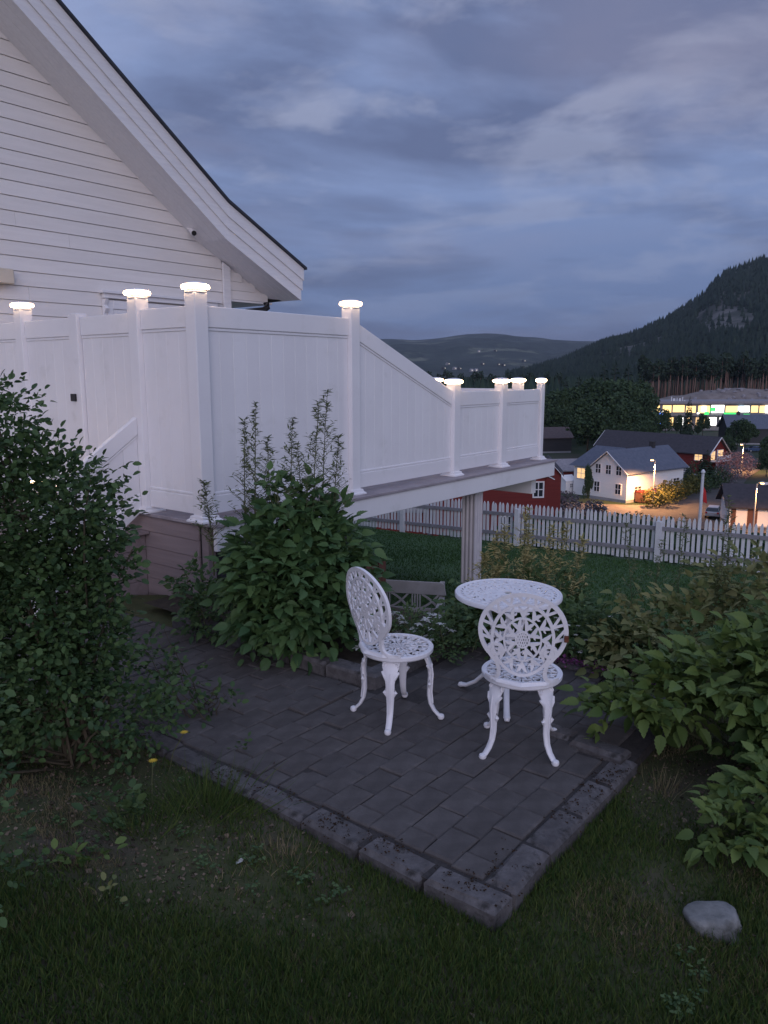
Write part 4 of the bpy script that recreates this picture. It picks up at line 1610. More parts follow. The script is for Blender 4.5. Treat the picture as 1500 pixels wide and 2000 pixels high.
V, F = leaves(T_BLADE, *blades(60000, (-4, 9), (6, 22), .04, .014, lambda x, y: min(1, .75 + .4 * noise.noise(Vector((x * .5, y * .5, 0)))), lawn_skip, 3))
M_lawnblade = mat('lawn_blade', (.034, .078, .024), (.060, .118, .038), island=True, rough=.8, spec=.1)
o = link(bpy.data.objects.new('lawn_grass', np_mesh('lawn_grass', V, F, M_lawnblade)))
tag(o, 'mown lawn between the patio bed and the picket fence', 'grass', kind='stuff')


def tuft(name, x, y, n, h, m, label, cat='grass tuft', spread=.06):
    o = empty(name, (x, y, ground(x, y)), 0, label, cat)
    P = [(x + random.gauss(0, spread), y + random.gauss(0, spread), ground(x, y) - .01) for _ in range(n)]
    D = [((p[0] - x) * 6 + random.gauss(0, .25), (p[1] - y) * 6 + random.gauss(0, .25), 1) for p in P]
    V, F = leaves(T_BLADE, P, D, [(random.gauss(0, 1), random.gauss(0, 1), .2) for _ in P], [h * random.uniform(.5, 1.2) for _ in P], [.0034] * n)
    child_mesh('blades', V, F, m, o, 'stuff')
    return o


tuft('grass_tuft', -.80, 3.18, 420, .20, M_grass, 'long green grass tuft hanging against the kerb left of centre', spread=.10)
tuft('grass_tuft', -1.02, 2.98, 260, .15, M_grass, 'smaller grass tuft left of the long green tuft by the kerb', spread=.09)
tuft('dry_grass_tuft', -.42, 2.86, 130, .085, M_dry, 'pale dry grass tuft in front of the kerb stones', spread=.07)
tuft('dry_grass_tuft', 1.34, 3.42, 60, .13, M_dry, 'dry grass tuft at the right end of the kerb', spread=.04)
tuft('dry_grass_tuft', -.62, 2.62, 90, .05, M_dry, 'low dry tuft on the bare soil at lower left', spread=.08)


def weed(name, x, y, n, size, m, label, pairs=2, h=.10):
    o = empty(name, (x, y, ground(x, y)), 0, label, 'weed')
    a = np.array([rng.uniform(0, 6.28, n)])[0]
    P = np.stack([x + .02 * np.cos(a), y + .02 * np.sin(a), ground(x, y) + rng.uniform(0, h, n)], 1)
    D = np.stack([np.cos(a), np.sin(a), rng.uniform(.3, 1.6, n)], 1)
    q = sprays(P, D, pairs, size * 1.6, size, .1)
    V, F = leaves(T_ROSE, *q)
    child_mesh('foliage', V, F, m, o)
    return o


weed('seedling', -1.06, 2.98, 18, .045, M_lowleaf, 'bright green feathery seedling in the soil below the rose bush', 3, .12)
weed('seedling', -1.20, 3.02, 8, .05, M_lowleaf, 'pale two leaved seedling left of the feathery one', 1, .10)
weed('wild_strawberry', -1.12, 2.70, 10, .045, M_right, 'yellowish low weed with lobed leaves on the bare soil', 1, .03)
weed('wild_strawberry', -1.22, 2.62, 7, .04, M_right, 'small yellowish weed just left of the lobed one', 1, .02)
weed('wild_strawberry', -.98, 2.46, 5, .03, M_rusty, 'orange tinted sprout at the edge of the lawn', 1, .04)
weed('kerb_weed', -.72, 3.72, 6, .03, M_lowleaf, 'small weed growing in the joint behind the left kerb', 1, .05)


def yellow_flower(x, y, h, label, lean=(0, 0)):
    o = empty('hawkweed', (x, y, ground(x, y)), 0, label, 'flower', 'yellow flowers by the rose bush')
    MB().tube([(0, 0, 0), (lean[0] * .4, lean[1] * .4, h * .6), (lean[0], lean[1], h)], .0022, 5).build('stalk', M_stemg, o)
    c = (x + lean[0], y + lean[1], ground(x, y) + h)
    a = [k * 6.28 / 14 for k in range(14)]
    V, F = leaves(T_LANCE, [c] * 14, [(math.cos(q), math.sin(q), .45) for q in a], [(0, 0, 1)] * 14, [.021] * 14, [.03] * 14)
    child_mesh('flower_head', V, F, M_yellow, o)


yellow_flower(-1.04, 3.42, .26, 'yellow flower on a long stalk over the paving edge', (.10, -.02))
yellow_flower(-1.02, 3.12, .24, 'smaller yellow flower on an upright stalk in front of the kerb', (.015, 0))
lit = empty('paper_scrap', (-.575, 2.80, ground(-.575, 2.80)), R(30), 'small white paper scrap on the soil before the kerb', 'litter')
MB().add([(-.02, -.008, .006), (.006, -.012, .012), (.018, .004, .016), (.004, .014, .012), (-.014, .010, .004)], [(0, 1, 2, 3, 4)]).build('scrap', M_petal, lit)

# fieldstone on the lawn
stn = empty('fieldstone', (1.20, 2.50, ground(1.2, 2.5) - .058), R(-10), 'pale grey rounded stone on the lawn at lower right', 'stone')
bm = bmesh.new()
bmesh.ops.create_icosphere(bm, subdivisions=4, radius=1)
for v in bm.verts:
    p = v.co.copy()
    k = 1 + .26 * noise.noise(p * 1.3 + Vector((3, 1, 0))) + .10 * noise.noise(p * 3.1)
    v.co = Vector((p.x * .098 * k, p.y * .085 * k, max(p.z, -.5) * .092 * k))
    if v.co.z > .058 + .12 * v.co.x:
        v.co.z = .058 + .12 * v.co.x + (v.co.z - .058 - .12 * v.co.x) * .22
me = bpy.data.meshes.new('boulder')
bm.to_mesh(me)
bm.free()
me.materials.append(M_stone)
me.polygons.foreach_set('use_smooth', [True] * len(me.polygons))
inst('boulder', me, stn, (0, 0, .055))


# ================================================================ the valley
def hwindow(parent, c, ux, nrm, w, h, lit=False, mull=True, frame=None):
    """framed window standing proud of a far house wall"""
    c, ux, nrm = Vector(c), Vector(ux), Vector(nrm)
    up = Vector((0, 0, 1))
    mb = MB()

    def slab(x0, x1, z0, z1, d0, d1):
        V = [c + ux * x + up * z_ + nrm * d for d in (d0, d1) for (x, z_) in ((x0, z0), (x1, z0), (x1, z1), (x0, z1))]
        return V, [(0, 1, 2, 3), (7, 6, 5, 4), (0, 4, 5, 1), (1, 5, 6, 2), (2, 6, 7, 3), (3, 7, 4, 0)]
    f = .11
    mb.add(*slab(-w / 2 - f, w / 2 + f, h / 2, h / 2 + f, .01, .09)).add(*slab(-w / 2 - f, w / 2 + f, -h / 2 - f, -h / 2, .01, .10))
    mb.add(*slab(-w / 2 - f, -w / 2, -h / 2, h / 2, .01, .08)).add(*slab(w / 2, w / 2 + f, -h / 2, h / 2, .01, .08))
    if mull:
        mb.add(*slab(-.04, .04, -h / 2, h / 2, .03, .07))
        mb.add(*slab(-w / 2, -.04, -.035, .035, .03, .065)).add(*slab(.04, w / 2, -.035, .035, .03, .065))
    wo_ = mb.build('window', frame or M_wood_white, parent)
    MB().add(*slab(-w / 2, w / 2, -h / 2, h / 2, .012, .026)).build('pane', M_glasslit if lit else M_glassdark, wo_)


def gable_house(name, label, cat, loc, rz, L, W, eave, ridge, wall_m, roof_m, windows=(), ov=.5, barge=True, chimney=None, found=True, group=None, barge_m=None):
    o = empty(name, loc, rz, label, cat, group)
    hw = W / 2
    MB().prism([(-hw, .4 if found else -.5), (hw, .4 if found else -.5), (hw, eave), (0, ridge), (-hw, eave)], 'x', -L / 2, L / 2).build('wall', wall_m, o)
    if found:
        MB().box(-L / 2 + .03, L / 2 - .03, -hw + .03, hw - .03, -1.5, .398).build('foundation', M_found, o)
    sl = (ridge - eave) / hw
    rf = MB()
    for sg in (-1, 1):
        y1 = sg * (hw + ov)
        z1 = eave - sl * ov
        rf.add([(-L / 2 - ov, 0, ridge + .02), (L / 2 + ov, 0, ridge + .02), (L / 2 + ov, y1, z1 + .02), (-L / 2 - ov, y1, z1 + .02),
                (-L / 2 - ov, 0, ridge + .22), (L / 2 + ov, 0, ridge + .22), (L / 2 + ov, y1, z1 + .20), (-L / 2 - ov, y1, z1 + .20)],
               [(0, 1, 2, 3), (7, 6, 5, 4), (0, 4, 5, 1), (1, 5, 6, 2), (2, 6, 7, 3), (3, 7, 4, 0)])
    ro = rf.build('roof', roof_m, o)
    if chimney is not None:
        MB().box(chimney - .35, chimney + .35, -.35, .35, ridge - .6, ridge + 1.0).build('chimney', M_hdark, ro)
    if barge:
        for e in (-1, 1):
            for sg in (-1, 1):
                x = e * (L / 2 + ov + .035)
                MB().bar((x, 0, ridge + .06), (x, sg * (hw + ov), eave - sl * ov + .06), .06, .30, (1, 0, 0)).build('barge_board', barge_m or M_wood_white, ro)
    for face, t, z_, w, h, lit in windows:
        if face == 'front':
            hwindow(o, (t, -hw, z_), (1, 0, 0), (0, -1, 0), w, h, lit)
        elif face == 'back':
            hwindow(o, (t, hw, z_), (-1, 0, 0), (0, 1, 0), w, h, lit)
        elif face == 'end0':
            hwindow(o, (-L / 2, t, z_), (0, -1, 0), (-1, 0, 0), w, h, lit)
        else:
            hwindow(o, (L / 2, t, z_), (0, 1, 0), (1, 0, 0), w, h, lit)
    return o


# white house
e2, e1 = Vector((.8, .6, 0)), Vector((-.6, .8, 0))
wc = Vector((36.2, 114.2, 0)) + e2 * 7.35 + e1 * 3.4
wz = ground(wc.x, wc.y)
wh = gable_house('white_house', 'white two storey wooden house with slate roof beside the lamp lit road', 'house', (wc.x, wc.y, wz), math.atan2(.6, .8),
                 14.7, 6.8, 4.75, 7.5, M_hwhite, M_slate,
                 [('end0', 1.9, 4.75, .9, 1.35, False), ('end0', 0.0, 4.75, .9, 1.35, False), ('end0', -1.9, 4.75, .9, 1.35, False),
                  ('end0', 2.0, 1.95, .95, 1.5, False), ('end0', -1.9, 1.95, .95, 1.5, False),
                  ('front', -4.6, 1.9, 1.6, .75, False), ('front', 2.2, 1.95, .8, 1.5, False), ('front', 5.4, 2.4, 1.5, .8, False)], ov=.55, chimney=3.5)
wl_ = empty('house_wing', (wc.x + e1.x * 4.6 - e2.x * 2.6, wc.y + e1.y * 4.6 - e2.y * 2.6, wz), math.atan2(.6, .8) + math.pi / 2, 'side wing of the white house under the same slate roof', 'house')
MB().box(-3.6, 3.4, -3.0, 3.0, -1, 4.7).build('wall', M_hwhite, wl_)
MB().add([(-4, -3.6, 4.6), (4.0, -3.6, 4.6), (4.0, 3.6, 4.6), (-4, 3.6, 4.6), (-4, 0, 7.75), (1.6, 0, 7.75)], [(0, 3, 2, 1), (0, 1, 5, 4), (2, 3, 4, 5), (1, 2, 5), (0, 4, 3)]).build('roof', M_slate, wl_)
hwindow(wl_, (3.4, -.8, 3.5), (0, 1, 0), (1, 0, 0), 1.2, 1.5, True)
hwindow(wl_, (1.9, 3.0, 3.4), (-1, 0, 0), (0, 1, 0), 1.6, 1.6, True)
pb_ = wc - e2 * 4.3 - e1 * 4.3
bn = empty('waste_bin', (pb_.x, pb_.y, ground(pb_.x, pb_.y)), R(40), 'dark red bin shelter at the white house corner', 'bin')
MB().box(-1.2, 1.2, -.7, .7, 0, 1.5).build('body', M_brown, bn, bevel=.05)
MB().box(-1.25, 1.25, -.75, .75, 1.5, 1.65).build('lid', M_hred, bn)

# long red house behind it
xr = Vector((.64, -.768, 0))
rc = Vector((64.3, 150, 0)) - xr * 12.5 + Vector((.768, .64, 0)) * 1.0
rh = gable_house('red_house', 'long dark red house with black roof and lit gable windows behind the white one', 'house', (rc.x, rc.y, ground(rc.x, rc.y)), math.atan2(-.768, .64),
                 25, 7.0, 4.6, 7.3, M_hred, M_droof,
                 [('front', 10.6, 3.7, 1.5, 1.4, True), ('end1', -1.7, 3.9, 1.5, 1.6, True), ('end1', 1.2, 4.2, 2.0, 1.2, True), ('front', 8.0, 1.0, 2.2, .9, False)], ov=.6)
MB().box(12.51, 13.9, -2.6, 2.9, 2.75, 2.95).box(13.8, 13.9, -2.6, 2.9, 2.95, 3.9).build('balcony', M_wood_white, rh)
MB().box(13.75, 13.9, -2.6, -2.4, .2, 5.2).build('balcony_post', M_wood_white, rh)

# red cottage just below the fence, seen under the deck
p = spot(kk(938), 64)
gable_house('red_cottage', 'near red cottage with white window below the picket fence', 'house', (p.x, p.y + 4, ground(p.x, p.y) + .3), R(-82), 10, 9.4, 5.2, 7.6, M_hred, M_droof,
            [('end1', 4.0, 4.15, .75, 1.15, False), ('end1', -1.4, 2.2, 1.0, 1.4, False), ('end1', 1.3, 1.3, .8, 1.3, False)], ov=.45)
p = spot(kk(838), 66)
gable_house('red_annex', 'low red annex left of the near cottage behind the pickets', 'house', (p.x, p.y + 2, ground(p.x, p.y)), R(0), 9, 6, 2.9, 4.6, M_hred, M_groof, [], ov=.4)
p = spot(kk(1068), 96)
gable_house('red_gable_shed', 'small red shed gable with white barge boards beside the deck end', 'shed', (p.x, p.y, ground(p.x, p.y)), R(-101), 5, 3.0, 6.7, 8.3, M_hred, M_droof, [], ov=.3)
p = spot(kk(1110), 138)
gable_house('red_garage', 'long red outbuilding with pale grey roof left of the white house', 'shed', (p.x, p.y, ground(p.x, p.y)), R(8), 9, 5.0, 2.8, 4.3, M_hred, M_groof, [], ov=.4, barge=False)
p = spot(kk(1103), 128)
gable_house('playhouse', 'tiny white playhouse on the grass by the red outbuilding', 'playhouse', (p.x, p.y, ground(p.x, p.y)), R(28), 2.2, 2.6, 1.9, 2.6, M_hwhite, M_hwhite, [('front', 0, 1.2, .5, .6, False), ('end1', 0, 1.2, .5, .6, False)], ov=.12, barge=False, found=False)
p = spot(kk(1066), 205)
gable_house('barn', 'dark brown barn with brown roof next to the deck end post', 'barn', (p.x, p.y, ground(p.x, p.y)), R(12), 10, 6.5, 4.0, 6.2, M_hdark, M_broof, [], ov=.5, barge=False)
p = spot(kk(1455), 92)
gr = gable_house('garage', 'pale garage with dark roof and brown door posts at the right edge', 'garage', (p.x + 3.9, p.y + 3.4, ground(p.x, p.y) - .3), R(-14), 8.8, 6.0, 2.9, 4.9, M_hwhite, M_droof, [], ov=.6, barge=False)
for xx in (-4.2, -2.4, .6, 3.4):
    MB().box(xx, xx + (.5 if xx != -2.4 else 1.1), -3.12, -3.02, .0, 2.7).build('door_post', M_brown, gr)
MB().bar((-.5, 0, 5.15), (4.9, -1.0, 5.9), .2, .3).build('barge_board', M_wood_white, gr)
p = spot(kk(1448), 235)
gable_house('dark_house', 'dark timber house with blue grey roof in front of the shops', 'house', (p.x + 4, p.y, ground(p.x, p.y)), R(-4), 22, 8, 5.0, 8.4, M_hdark, M_slate,
            [('front', 4.6, 3.6, 1.1, 1.5, False), ('front', 7.2, 3.6, 1.1, 1.5, False)], ov=.6, barge=False, chimney=-7)


# road and yard
def strip_sheet(name, pts, widths, m, dz=.05):
    mb = MB()
    V = []
    N = 6
    fine = []
    for (a, b), (wa, wb) in zip(zip(pts, pts[1:]), zip(widths, widths[1:])):
        for i in range(N):
            f = i / N
            fine.append((a[0] + (b[0] - a[0]) * f, a[1] + (b[1] - a[1]) * f, wa + (wb - wa) * f))
    fine.append((*pts[-1], widths[-1]))
    for i, (x, y, w) in enumerate(fine):
        a, b = fine[max(i - 1, 0)], fine[min(i + 1, len(fine) - 1)]
        d = Vector((b[0] - a[0], b[1] - a[1], 0)).normalized()
        n = Vector((-d.y, d.x, 0))
        for k in range(5):
            q = (k / 4 - .5) * w
            xx, yy = x + n.x * q, y + n.y * q
            mb.v.append((xx, yy, ground(xx, yy) - .10 + dz))
    for i in range(len(fine) - 1):
        for k in range(4):
            j = 5 * i + k
            mb.f.append((j, j + 1, j + 6, j + 5))
    return tag(mb.build(name, m), kind='structure')


strip_sheet('yard', [(22, 112), (33, 108.5), (40, 108), (46, 108)], [9, 9, 8, 7], M_gravel, .06)
strip_sheet('road', [(64, 78), (52, 84), (41, 92), (38, 101), (43, 110.5), (52, 122), (58, 132), (66, 146), (78, 165), (92, 200), (100, 230)], [8, 8, 8, 9, 9, 7, 6, 6, 6, 6, 6], M_asphalt, .10)
strip_sheet('side_road', [(38, 98), (33, 101), (20, 106), (0, 108)], [7, 6, 5, 5], M_asphalt, .08)
strip_sheet('parking_lot', [(90, 312), (190, 312)], [34, 34], M_gravel, .3)


# street lamps (lit) with their own light
def street_lamp(x, y, h, label, power=900, arm=(-.6, -.4)):
    z_ = ground(x, y)
    o = empty('street_lamp', (x, y, z_), 0, label, 'street lamp', 'lit street lamps in the valley')
    MB().tube([(0, 0, 0), (0, 0, h * .5), (0, 0, h)], [.11, .09, .06], 8).build('pole', M_steel, o)
    MB().tube([(0, 0, h), (arm[0] * .5, arm[1] * .5, h + .25), (arm[0], arm[1], h + .3)], .05, 6).build('arm', M_steel, o)
    MB().lathe([(.05, .35), (.24, .30), (.28, .18), (.10, .16)], 12, (arm[0], arm[1], h)).build('head', M_steel, o)
    MB().lathe([(.05, .10), (.20, .12), (.22, .17), (.05, .17)], 12, (arm[0], arm[1], h - .02)).build('bulb', M_sodium, o)
    l_ = bpy.data.lights.new('lamp_light', 'SPOT')
    l_.spot_size = R(152)
    l_.spot_blend = .6
    l_.energy = power
    l_.color = (1, .46, .17)
    l_.shadow_soft_size = .2
    lo = bpy.data.objects.new('lamp_light', l_)
    lo.location = (arm[0], arm[1], h - .35)
    link(lo, o)
    return o


p = spot(kk(1274), 113)
street_lamp(p.x, p.y, 6.6, 'lit street lamp in front of the white house with a round sign on its pole', 12500)
p2 = spot(kk(1442), 160)
street_lamp(p2.x, p2.y, 5.2, 'lit street lamp beside the far road beyond the pink bush', 7000)
p3 = spot(kk(1474), 86)
street_lamp(p3.x, p3.y, 5.6, 'lit street lamp in front of the garage roof at right', 5200, (.4, -.4))
p4 = spot(kk(1330), 92)
p4 = Vector((48.5, 90, 0))
sg_ = empty('road_sign', (p.x, p.y - .2, ground(p.x, p.y)), 0, 'round grey no stopping sign on the lamp pole by the white house', 'sign')
MB().tube([(0, 0, 2.2), (0, -.03, 2.2)], .38, 18).build('disc', M_red, sg_)
MB().tube([(0, -.031, 2.2), (0, -.045, 2.2)], .29, 18).build('face', M_bluep, sg_)
MB().bar((-.2, -.05, 2.4), (.2, -.05, 2.0), .03, .08, (0, 1, 0)).build('bar', M_red, sg_)
# flag pole
p = spot(kk(1368), 62)
fp = empty('flagpole', p, 0, 'white flagpole with a hanging pennant behind the picket fence', 'flagpole')
MB().tube([(0, 0, 0), (0, 0, 5.6)], [.14, .11], 10).build('pole', M_picket, fp)
MB().lathe([(.02, 5.6), (.16, 5.66), (.17, 5.78), (.05, 5.95)], 12).build('finial', M_picket, fp)
MB().add([(.12, 0, 4.6), (.32, -.05, 4.2), (.50, .03, 3.2), (.22, .05, 3.3), (.10, 0, 3.9)], [(0, 1, 2, 3, 4)]).add([(.12, .03, 4.6), (.32, .0, 4.2), (.50, .06, 3.2), (.22, .09, 3.3), (.10, .03, 3.9)], [(4, 3, 2, 1, 0)]).build('pennant', M_red, fp)


# cars
def car(loc, rz, m, label, wagon=True):
    o = empty('parked_car', loc, rz, label, 'car', 'parked cars')
    L, W, H = 4.5, 1.80, 1.48
    side = [(-2.25, .35), (-2.20, .80), (-2.10, .95), (-1.0, 1.0), (2.15, .98), (2.25, .85), (2.25, .40), (1.9, .30), (-1.9, .30)]
    b = MB()
    for y, k in ((-W / 2, .97), (-W / 2 + .06, 1), (W / 2 - .06, 1), (W / 2, .97)):
        for x, z_ in side:
            b.v.append((x * k, y, z_))
    n = len(side)
    for i in range(3):
        for j in range(n):
            b.f.append((i * n + j, i * n + (j + 1) % n, (i + 1) * n + (j + 1) % n, (i + 1) * n + j))
    b.f += [tuple(range(n)), tuple(range(3 * n, 4 * n))]
    b.build('body', m, o, bevel=.04, seg=2)
    tail = 2.0 if wagon else 1.35
    g_ = MB()
    lo, hi = .99, 1.43
    bot = [(-1.15, -.84), (tail + .10, -.84), (tail + .10, .84), (-1.15, .84)]
    tp = [(-.45, -.66), (tail - .35, -.66), (tail - .35, .66), (-.45, .66)]
    g_.add([(x, y, lo) for x, y in bot] + [(x, y, hi) for x, y in tp], [(0, 1, 5, 4), (1, 2, 6, 5), (2, 3, 7, 6), (3, 0, 4, 7), (4, 5, 6, 7)])
    g_.build('windows', M_glassdark, o)
    MB().add([(x * 1.0, y * 1.02, hi - .01) for x, y in tp] + [(x * .98, y * .94, hi + .06) for x, y in tp], [(0, 1, 5, 4), (1, 2, 6, 5), (2, 3, 7, 6), (3, 0, 4, 7), (4, 5, 6, 7), (3, 2, 1, 0)]).build('roof', m, o, bevel=.02)
    pl = MB()
    for sgn in (-1, 1):
        for (xb, xt) in ((-1.15, -.45), (.35, .35), (tail + .10, tail - .35)):
            pl.bar((xb, sgn * .845, lo), (xt, sgn * .665, hi), .09, .03, (0, 1, 0))
    pl.build('pillars', m, o)
    for x in (-1.4, 1.4):
        for sgn in (-1, 1):
            w_ = MB().tube([(x, sgn * .72, .33), (x, sgn * .93, .33)], .33, 16, ref=(1, 0, 0)).build('wheel', M_tyre, o)
            MB().tube([(x, sgn * .931, .33), (x, sgn * .945, .33)], .20, 12, ref=(1, 0, 0)).build('rim', M_steel, w_)
    for sgn in (-1, 1):
        MB().box(2.20, 2.275, sgn * .72 - .13, sgn * .72 + .13, .72, .95).build('tail_light', M_red, o)
        MB().box(-2.275, -2.2, sgn * .68 - .16, sgn * .68 + .16, .62, .78).build('headlight', M_signw if False else M_glassdark, o)
    MB().box(2.255, 2.275, -.26, .26, .55, .66).build('number_plate', M_picket, o)
    return o


p = spot(kk(1394), 104)
car((p.x, p.y, ground(p.x, p.y) - .02), R(-118 + 180 + 180), M_carsilver, 'silver estate car seen from behind beside the garage')
p = spot(kk(1118), 128)
car((p.x, p.y, ground(p.x, p.y) - .02), R(-15), M_carwhite, 'white car parked left of the white house', False)
p = spot(kk(1462), 205)
car((p.x, p.y, ground(p.x, p.y) - .02), R(10), M_carblue, 'dark blue car under trees by the far road', False)


# ---------------------------------------------------------------- trees
def crown_cloud(blobs, n, size, T=T_CLUMP, flat=.6):
    Ps, Ds = [], []
    for c, r, k in blobs:
        P, d = blob_points(c, r, int(n * k), .5)
        Ps.append(P)
        Ds.append(d)
    P, d = np.concatenate(Ps), np.concatenate(Ds)
    D = d * np.array([1, 1, .5]) + rng.normal(0, .5, P.shape) + np.array([0, 0, -.15])
    U = d + np.array([0, 0, .5]) + rng.normal(0, .4, P.shape)
    return leaves(T, P, D, U, size * rng.uniform(.6, 1.3, len(P)))


def limb_mesh(h, r, nl, m, top=.8, spread=.28, name='trunk'):
    mb = MB().tube([(0, 0, -.5), (.02 * h, 0, h * .35), (0, .02 * h, h * .6), (0, 0, h * top)], [r, r * .75, r * .5, r * .15], 7)
    for i in range(nl):
        z_ = h * random.uniform(.28, .65)
        a = random.uniform(0, 6.28)
        mb.tube([(0, 0, z_), (math.cos(a) * h * spread * .5, math.sin(a) * h * spread * .5, z_ + h * .10), (math.cos(a) * h * spread, math.sin(a) * h * spread, z_ + h * .22)], [r * .35, r * .22, r * .08], 5)
    return mb.mesh(name, m, True)


def decid_crown(seed, h=10.0):
    """unit-ish deciduous crown, height h"""
    bl = [((0, 0, h * .62), (h * .30, h * .30, h * .30), 1.0)]
    rr = random.Random(seed)
    for i in range(9):
        a = rr.uniform(0, 6.28)
        z_ = rr.uniform(.36, .86)
        q = h * (.30 if z_ < .7 else .18)
        bl.append(((math.cos(a) * q, math.sin(a) * q, h * z_), (h * .15, h * .15, h * .13), .30))
    V, F = crown_cloud(bl, 900, h * .045)
    return np_mesh('crown', V, F, M_treeleaf)


def conifer_crown(seed, h=10.0, w=.20, lo=.12, m=None, tiers=16, per=22):
    rr = np.random.default_rng(seed)
    P, D, U, S, W = [], [], [], [], []
    for i in range(tiers):
        f = i / tiers
        z_ = h * (lo + (1 - lo) * f)
        r = h * w * (1 - f) ** .8 * (.85 + .3 * rr.random())
        k = max(6, int(per * (1 - .6 * f)))
        for j in range(k):
            a = 6.283 * (j + rr.random()) / k
            rad = r * rr.uniform(.2, .55)
            P.append((math.cos(a) * rad, math.sin(a) * rad, z_ + rr.normal(0, h * .012)))
            D.append((math.cos(a), math.sin(a), -.35 + .3 * f))
            U.append((rr.normal(0, .3), rr.normal(0, .3), 1))
            S.append(r * rr.uniform(.5, .8) + .02 * h)
            W.append(r * .5 + .015 * h)
    P.append((0, 0, h * .93)); D.append((0, 0, 1)); U.append((1, 0, 0)); S.append(h * .08); W.append(h * .02)
    V, F = leaves(T_CLUMP, P, D, U, S, W)
    return np_mesh('crown', V, F, m or M_conifer)


dcrowns = [decid_crown(i) for i in range(4)]
ccrowns = [conifer_crown(i) for i in range(3)]
tdec = limb_mesh(10, .22, 7, M_stem)
tcon = limb_mesh(10, .16, 0, M_stem, .95)
bir = limb_mesh(10, .10, 5, M_birch, .95, .14)


def tree(kind, u, t, h, label, group=None, w=1.0, trunk=None, dz=0):
    q = spot(kk(u), t)
    o = empty('conifer_tree' if kind == 'c' else 'leafy_tree', (q.x, q.y, q.z - .2 + dz), random.uniform(0, 6.28), label, 'tree', group)
    k = h / 10
    inst('trunk', trunk or (tcon if kind == 'c' else tdec), o, scale=(k * w, k * w, k))
    inst('crown', random.choice(ccrowns if kind == 'c' else dcrowns), o, scale=(k * w, k * w, k * random.uniform(.97, 1.03)))
    return o


tree('d', 1141, 184, 14.5, 'large round leafy tree behind the white house roof', w=.95)
GB = 'dark leafy trees in the wood behind the white house'
LB = 'dark leafy tree of the wood behind the white house'
for u, t, h in ((1078, 230, 17), (1105, 240, 18), (1128, 235, 17), (1160, 240, 20), (1182, 225, 20), (1205, 235, 20), (1228, 240, 19), (1245, 225, 16), (1215, 205, 14), (1190, 200, 13),
                (1238, 200, 11), (1072, 215, 12), (1092, 212, 12), (1222, 180, 9), (1250, 195, 9)):
    tree('d', u, t, h, LB, GB, .9)
GC = 'dark conifers rising from the wood behind the houses'
LC = 'dark conifer rising from the wood behind the houses'
for u, t, h in ((1168, 250, 24), (1188, 260, 25), (1212, 255, 24), (1148, 265, 22), (1236, 262, 22), (1095, 260, 20), (1120, 262, 21)):
    tree('c', u, t, h, LC, GC)
tree('d', 1090, 225, 16, 'slim pale birch trunk standing out of the dark wood', None, .35, bir)
GS = 'small trees in front of the lit shops'
LS = 'small dark tree standing before the lit shop front'
for u, t, h, k in ((1290, 262, 9.5, 'd'), (1312, 265, 7.5, 'd'), (1333, 262, 14, 'c'), (1322, 250, 8, 'c'), (1362, 268, 8, 'd'), (1352, 262, 6, 'd'), (1405, 280, 6, 'd'), (1272, 255, 6, 'd')):
    tree(k, u, t, h, LS, GS, .62)
GR = 'dark trees round the dark house at the right'
LR = 'dark tree beside the dark house at the right edge'
for u, t, h, k in ((1430, 215, 8.6, 'd'), (1446, 212, 8.2, 'd'), (1408, 196, 5.5, 'd'), (1411, 178, 6.5, 'c'), (1484, 190, 5, 'd'), (1498, 175, 6.5, 'd'), (1508, 160, 8, 'd'), (1419, 205, 7.5, 'c'), (1490, 150, 5.5, 'd')):
    tree(k, u, t, h, LR, GR, .85)
tree('c', 1374, 134, 6.6, 'dense dark spruce beside the red house gable', w=1.3)
tree('c', 1341, 132, 4.6, 'small dark conifer at the right corner of the white house', w=1.2)
tree('d', 1146, 112, 6.6, 'thin young tree before the left corner of the white house', w=.26)


def bush(u, t, r, h, m, label, n=500, name='bush', cat='bush', stretch=1.0, size=.28, group=None):
    q = spot(kk(u), t)
    o = empty(name, q, 0, label, cat, group)
    V, F = crown_cloud([((0, 0, h * .5), (r * stretch, r, h * .55), 1), ((r * .4 * stretch, 0, h * .6), (r * .5, r * .5, h * .45), .4), ((-r * .4 * stretch, 0, h * .55), (r * .5, r * .5, h * .5), .4)], n, size)
    link(bpy.data.objects.new('foliage', np_mesh('foliage', V, F, m)), o)
    MB().tube([(0, 0, -.3), (.05, 0, h * .5)], [.06, .03], 5).build('stem', M_stem, o)
    return o


bush(1430, 148, 3.6, 4.6, M_pinkleaf, 'pink flowering bush glowing beside the far road', 700)
bush(1096, 98, 2.6, 4.0, M_lilac, 'greyish lilac bush between red cottage and white car', 600)
bush(1163, 100, 1.4, 2.6, M_lilac, 'white speckled bush in front of the white house', 400)
for i, (u, t) in enumerate(((1280, 112), (1294, 115), (1308, 118), (1322, 121), (1336, 124), (1350, 127), (1366, 128), (1382, 132), (1396, 136))):
    bush(u, t, 1.9, 2.6 + .2 * (i % 3), M_hedge if i < 6 else M_treeleaf, 'yellow green hedge bush along the lamp lit house wall' if i < 6 else 'dark hedge bush between hedge and far road', 320, 'hedge_bush', 'bush', 1.2, .26, 'hedge bushes beside the white house' if i < 6 else 'dark hedge bushes by the road')
bush(1362, 135, 2.4, 4.2, M_treeleaf, 'tall dark shrub beneath the red house balcony', 420)
bush(1412, 140, 2.6, 3.2, M_lilac, 'grey shrub left of the pink bush', 420)
bush(1178, 70, 4.0, 2.2, M_treeleaf, 'dark low hedge just beyond the pickets, left', 700, 'hedge_bush', 'bush', 2.0)
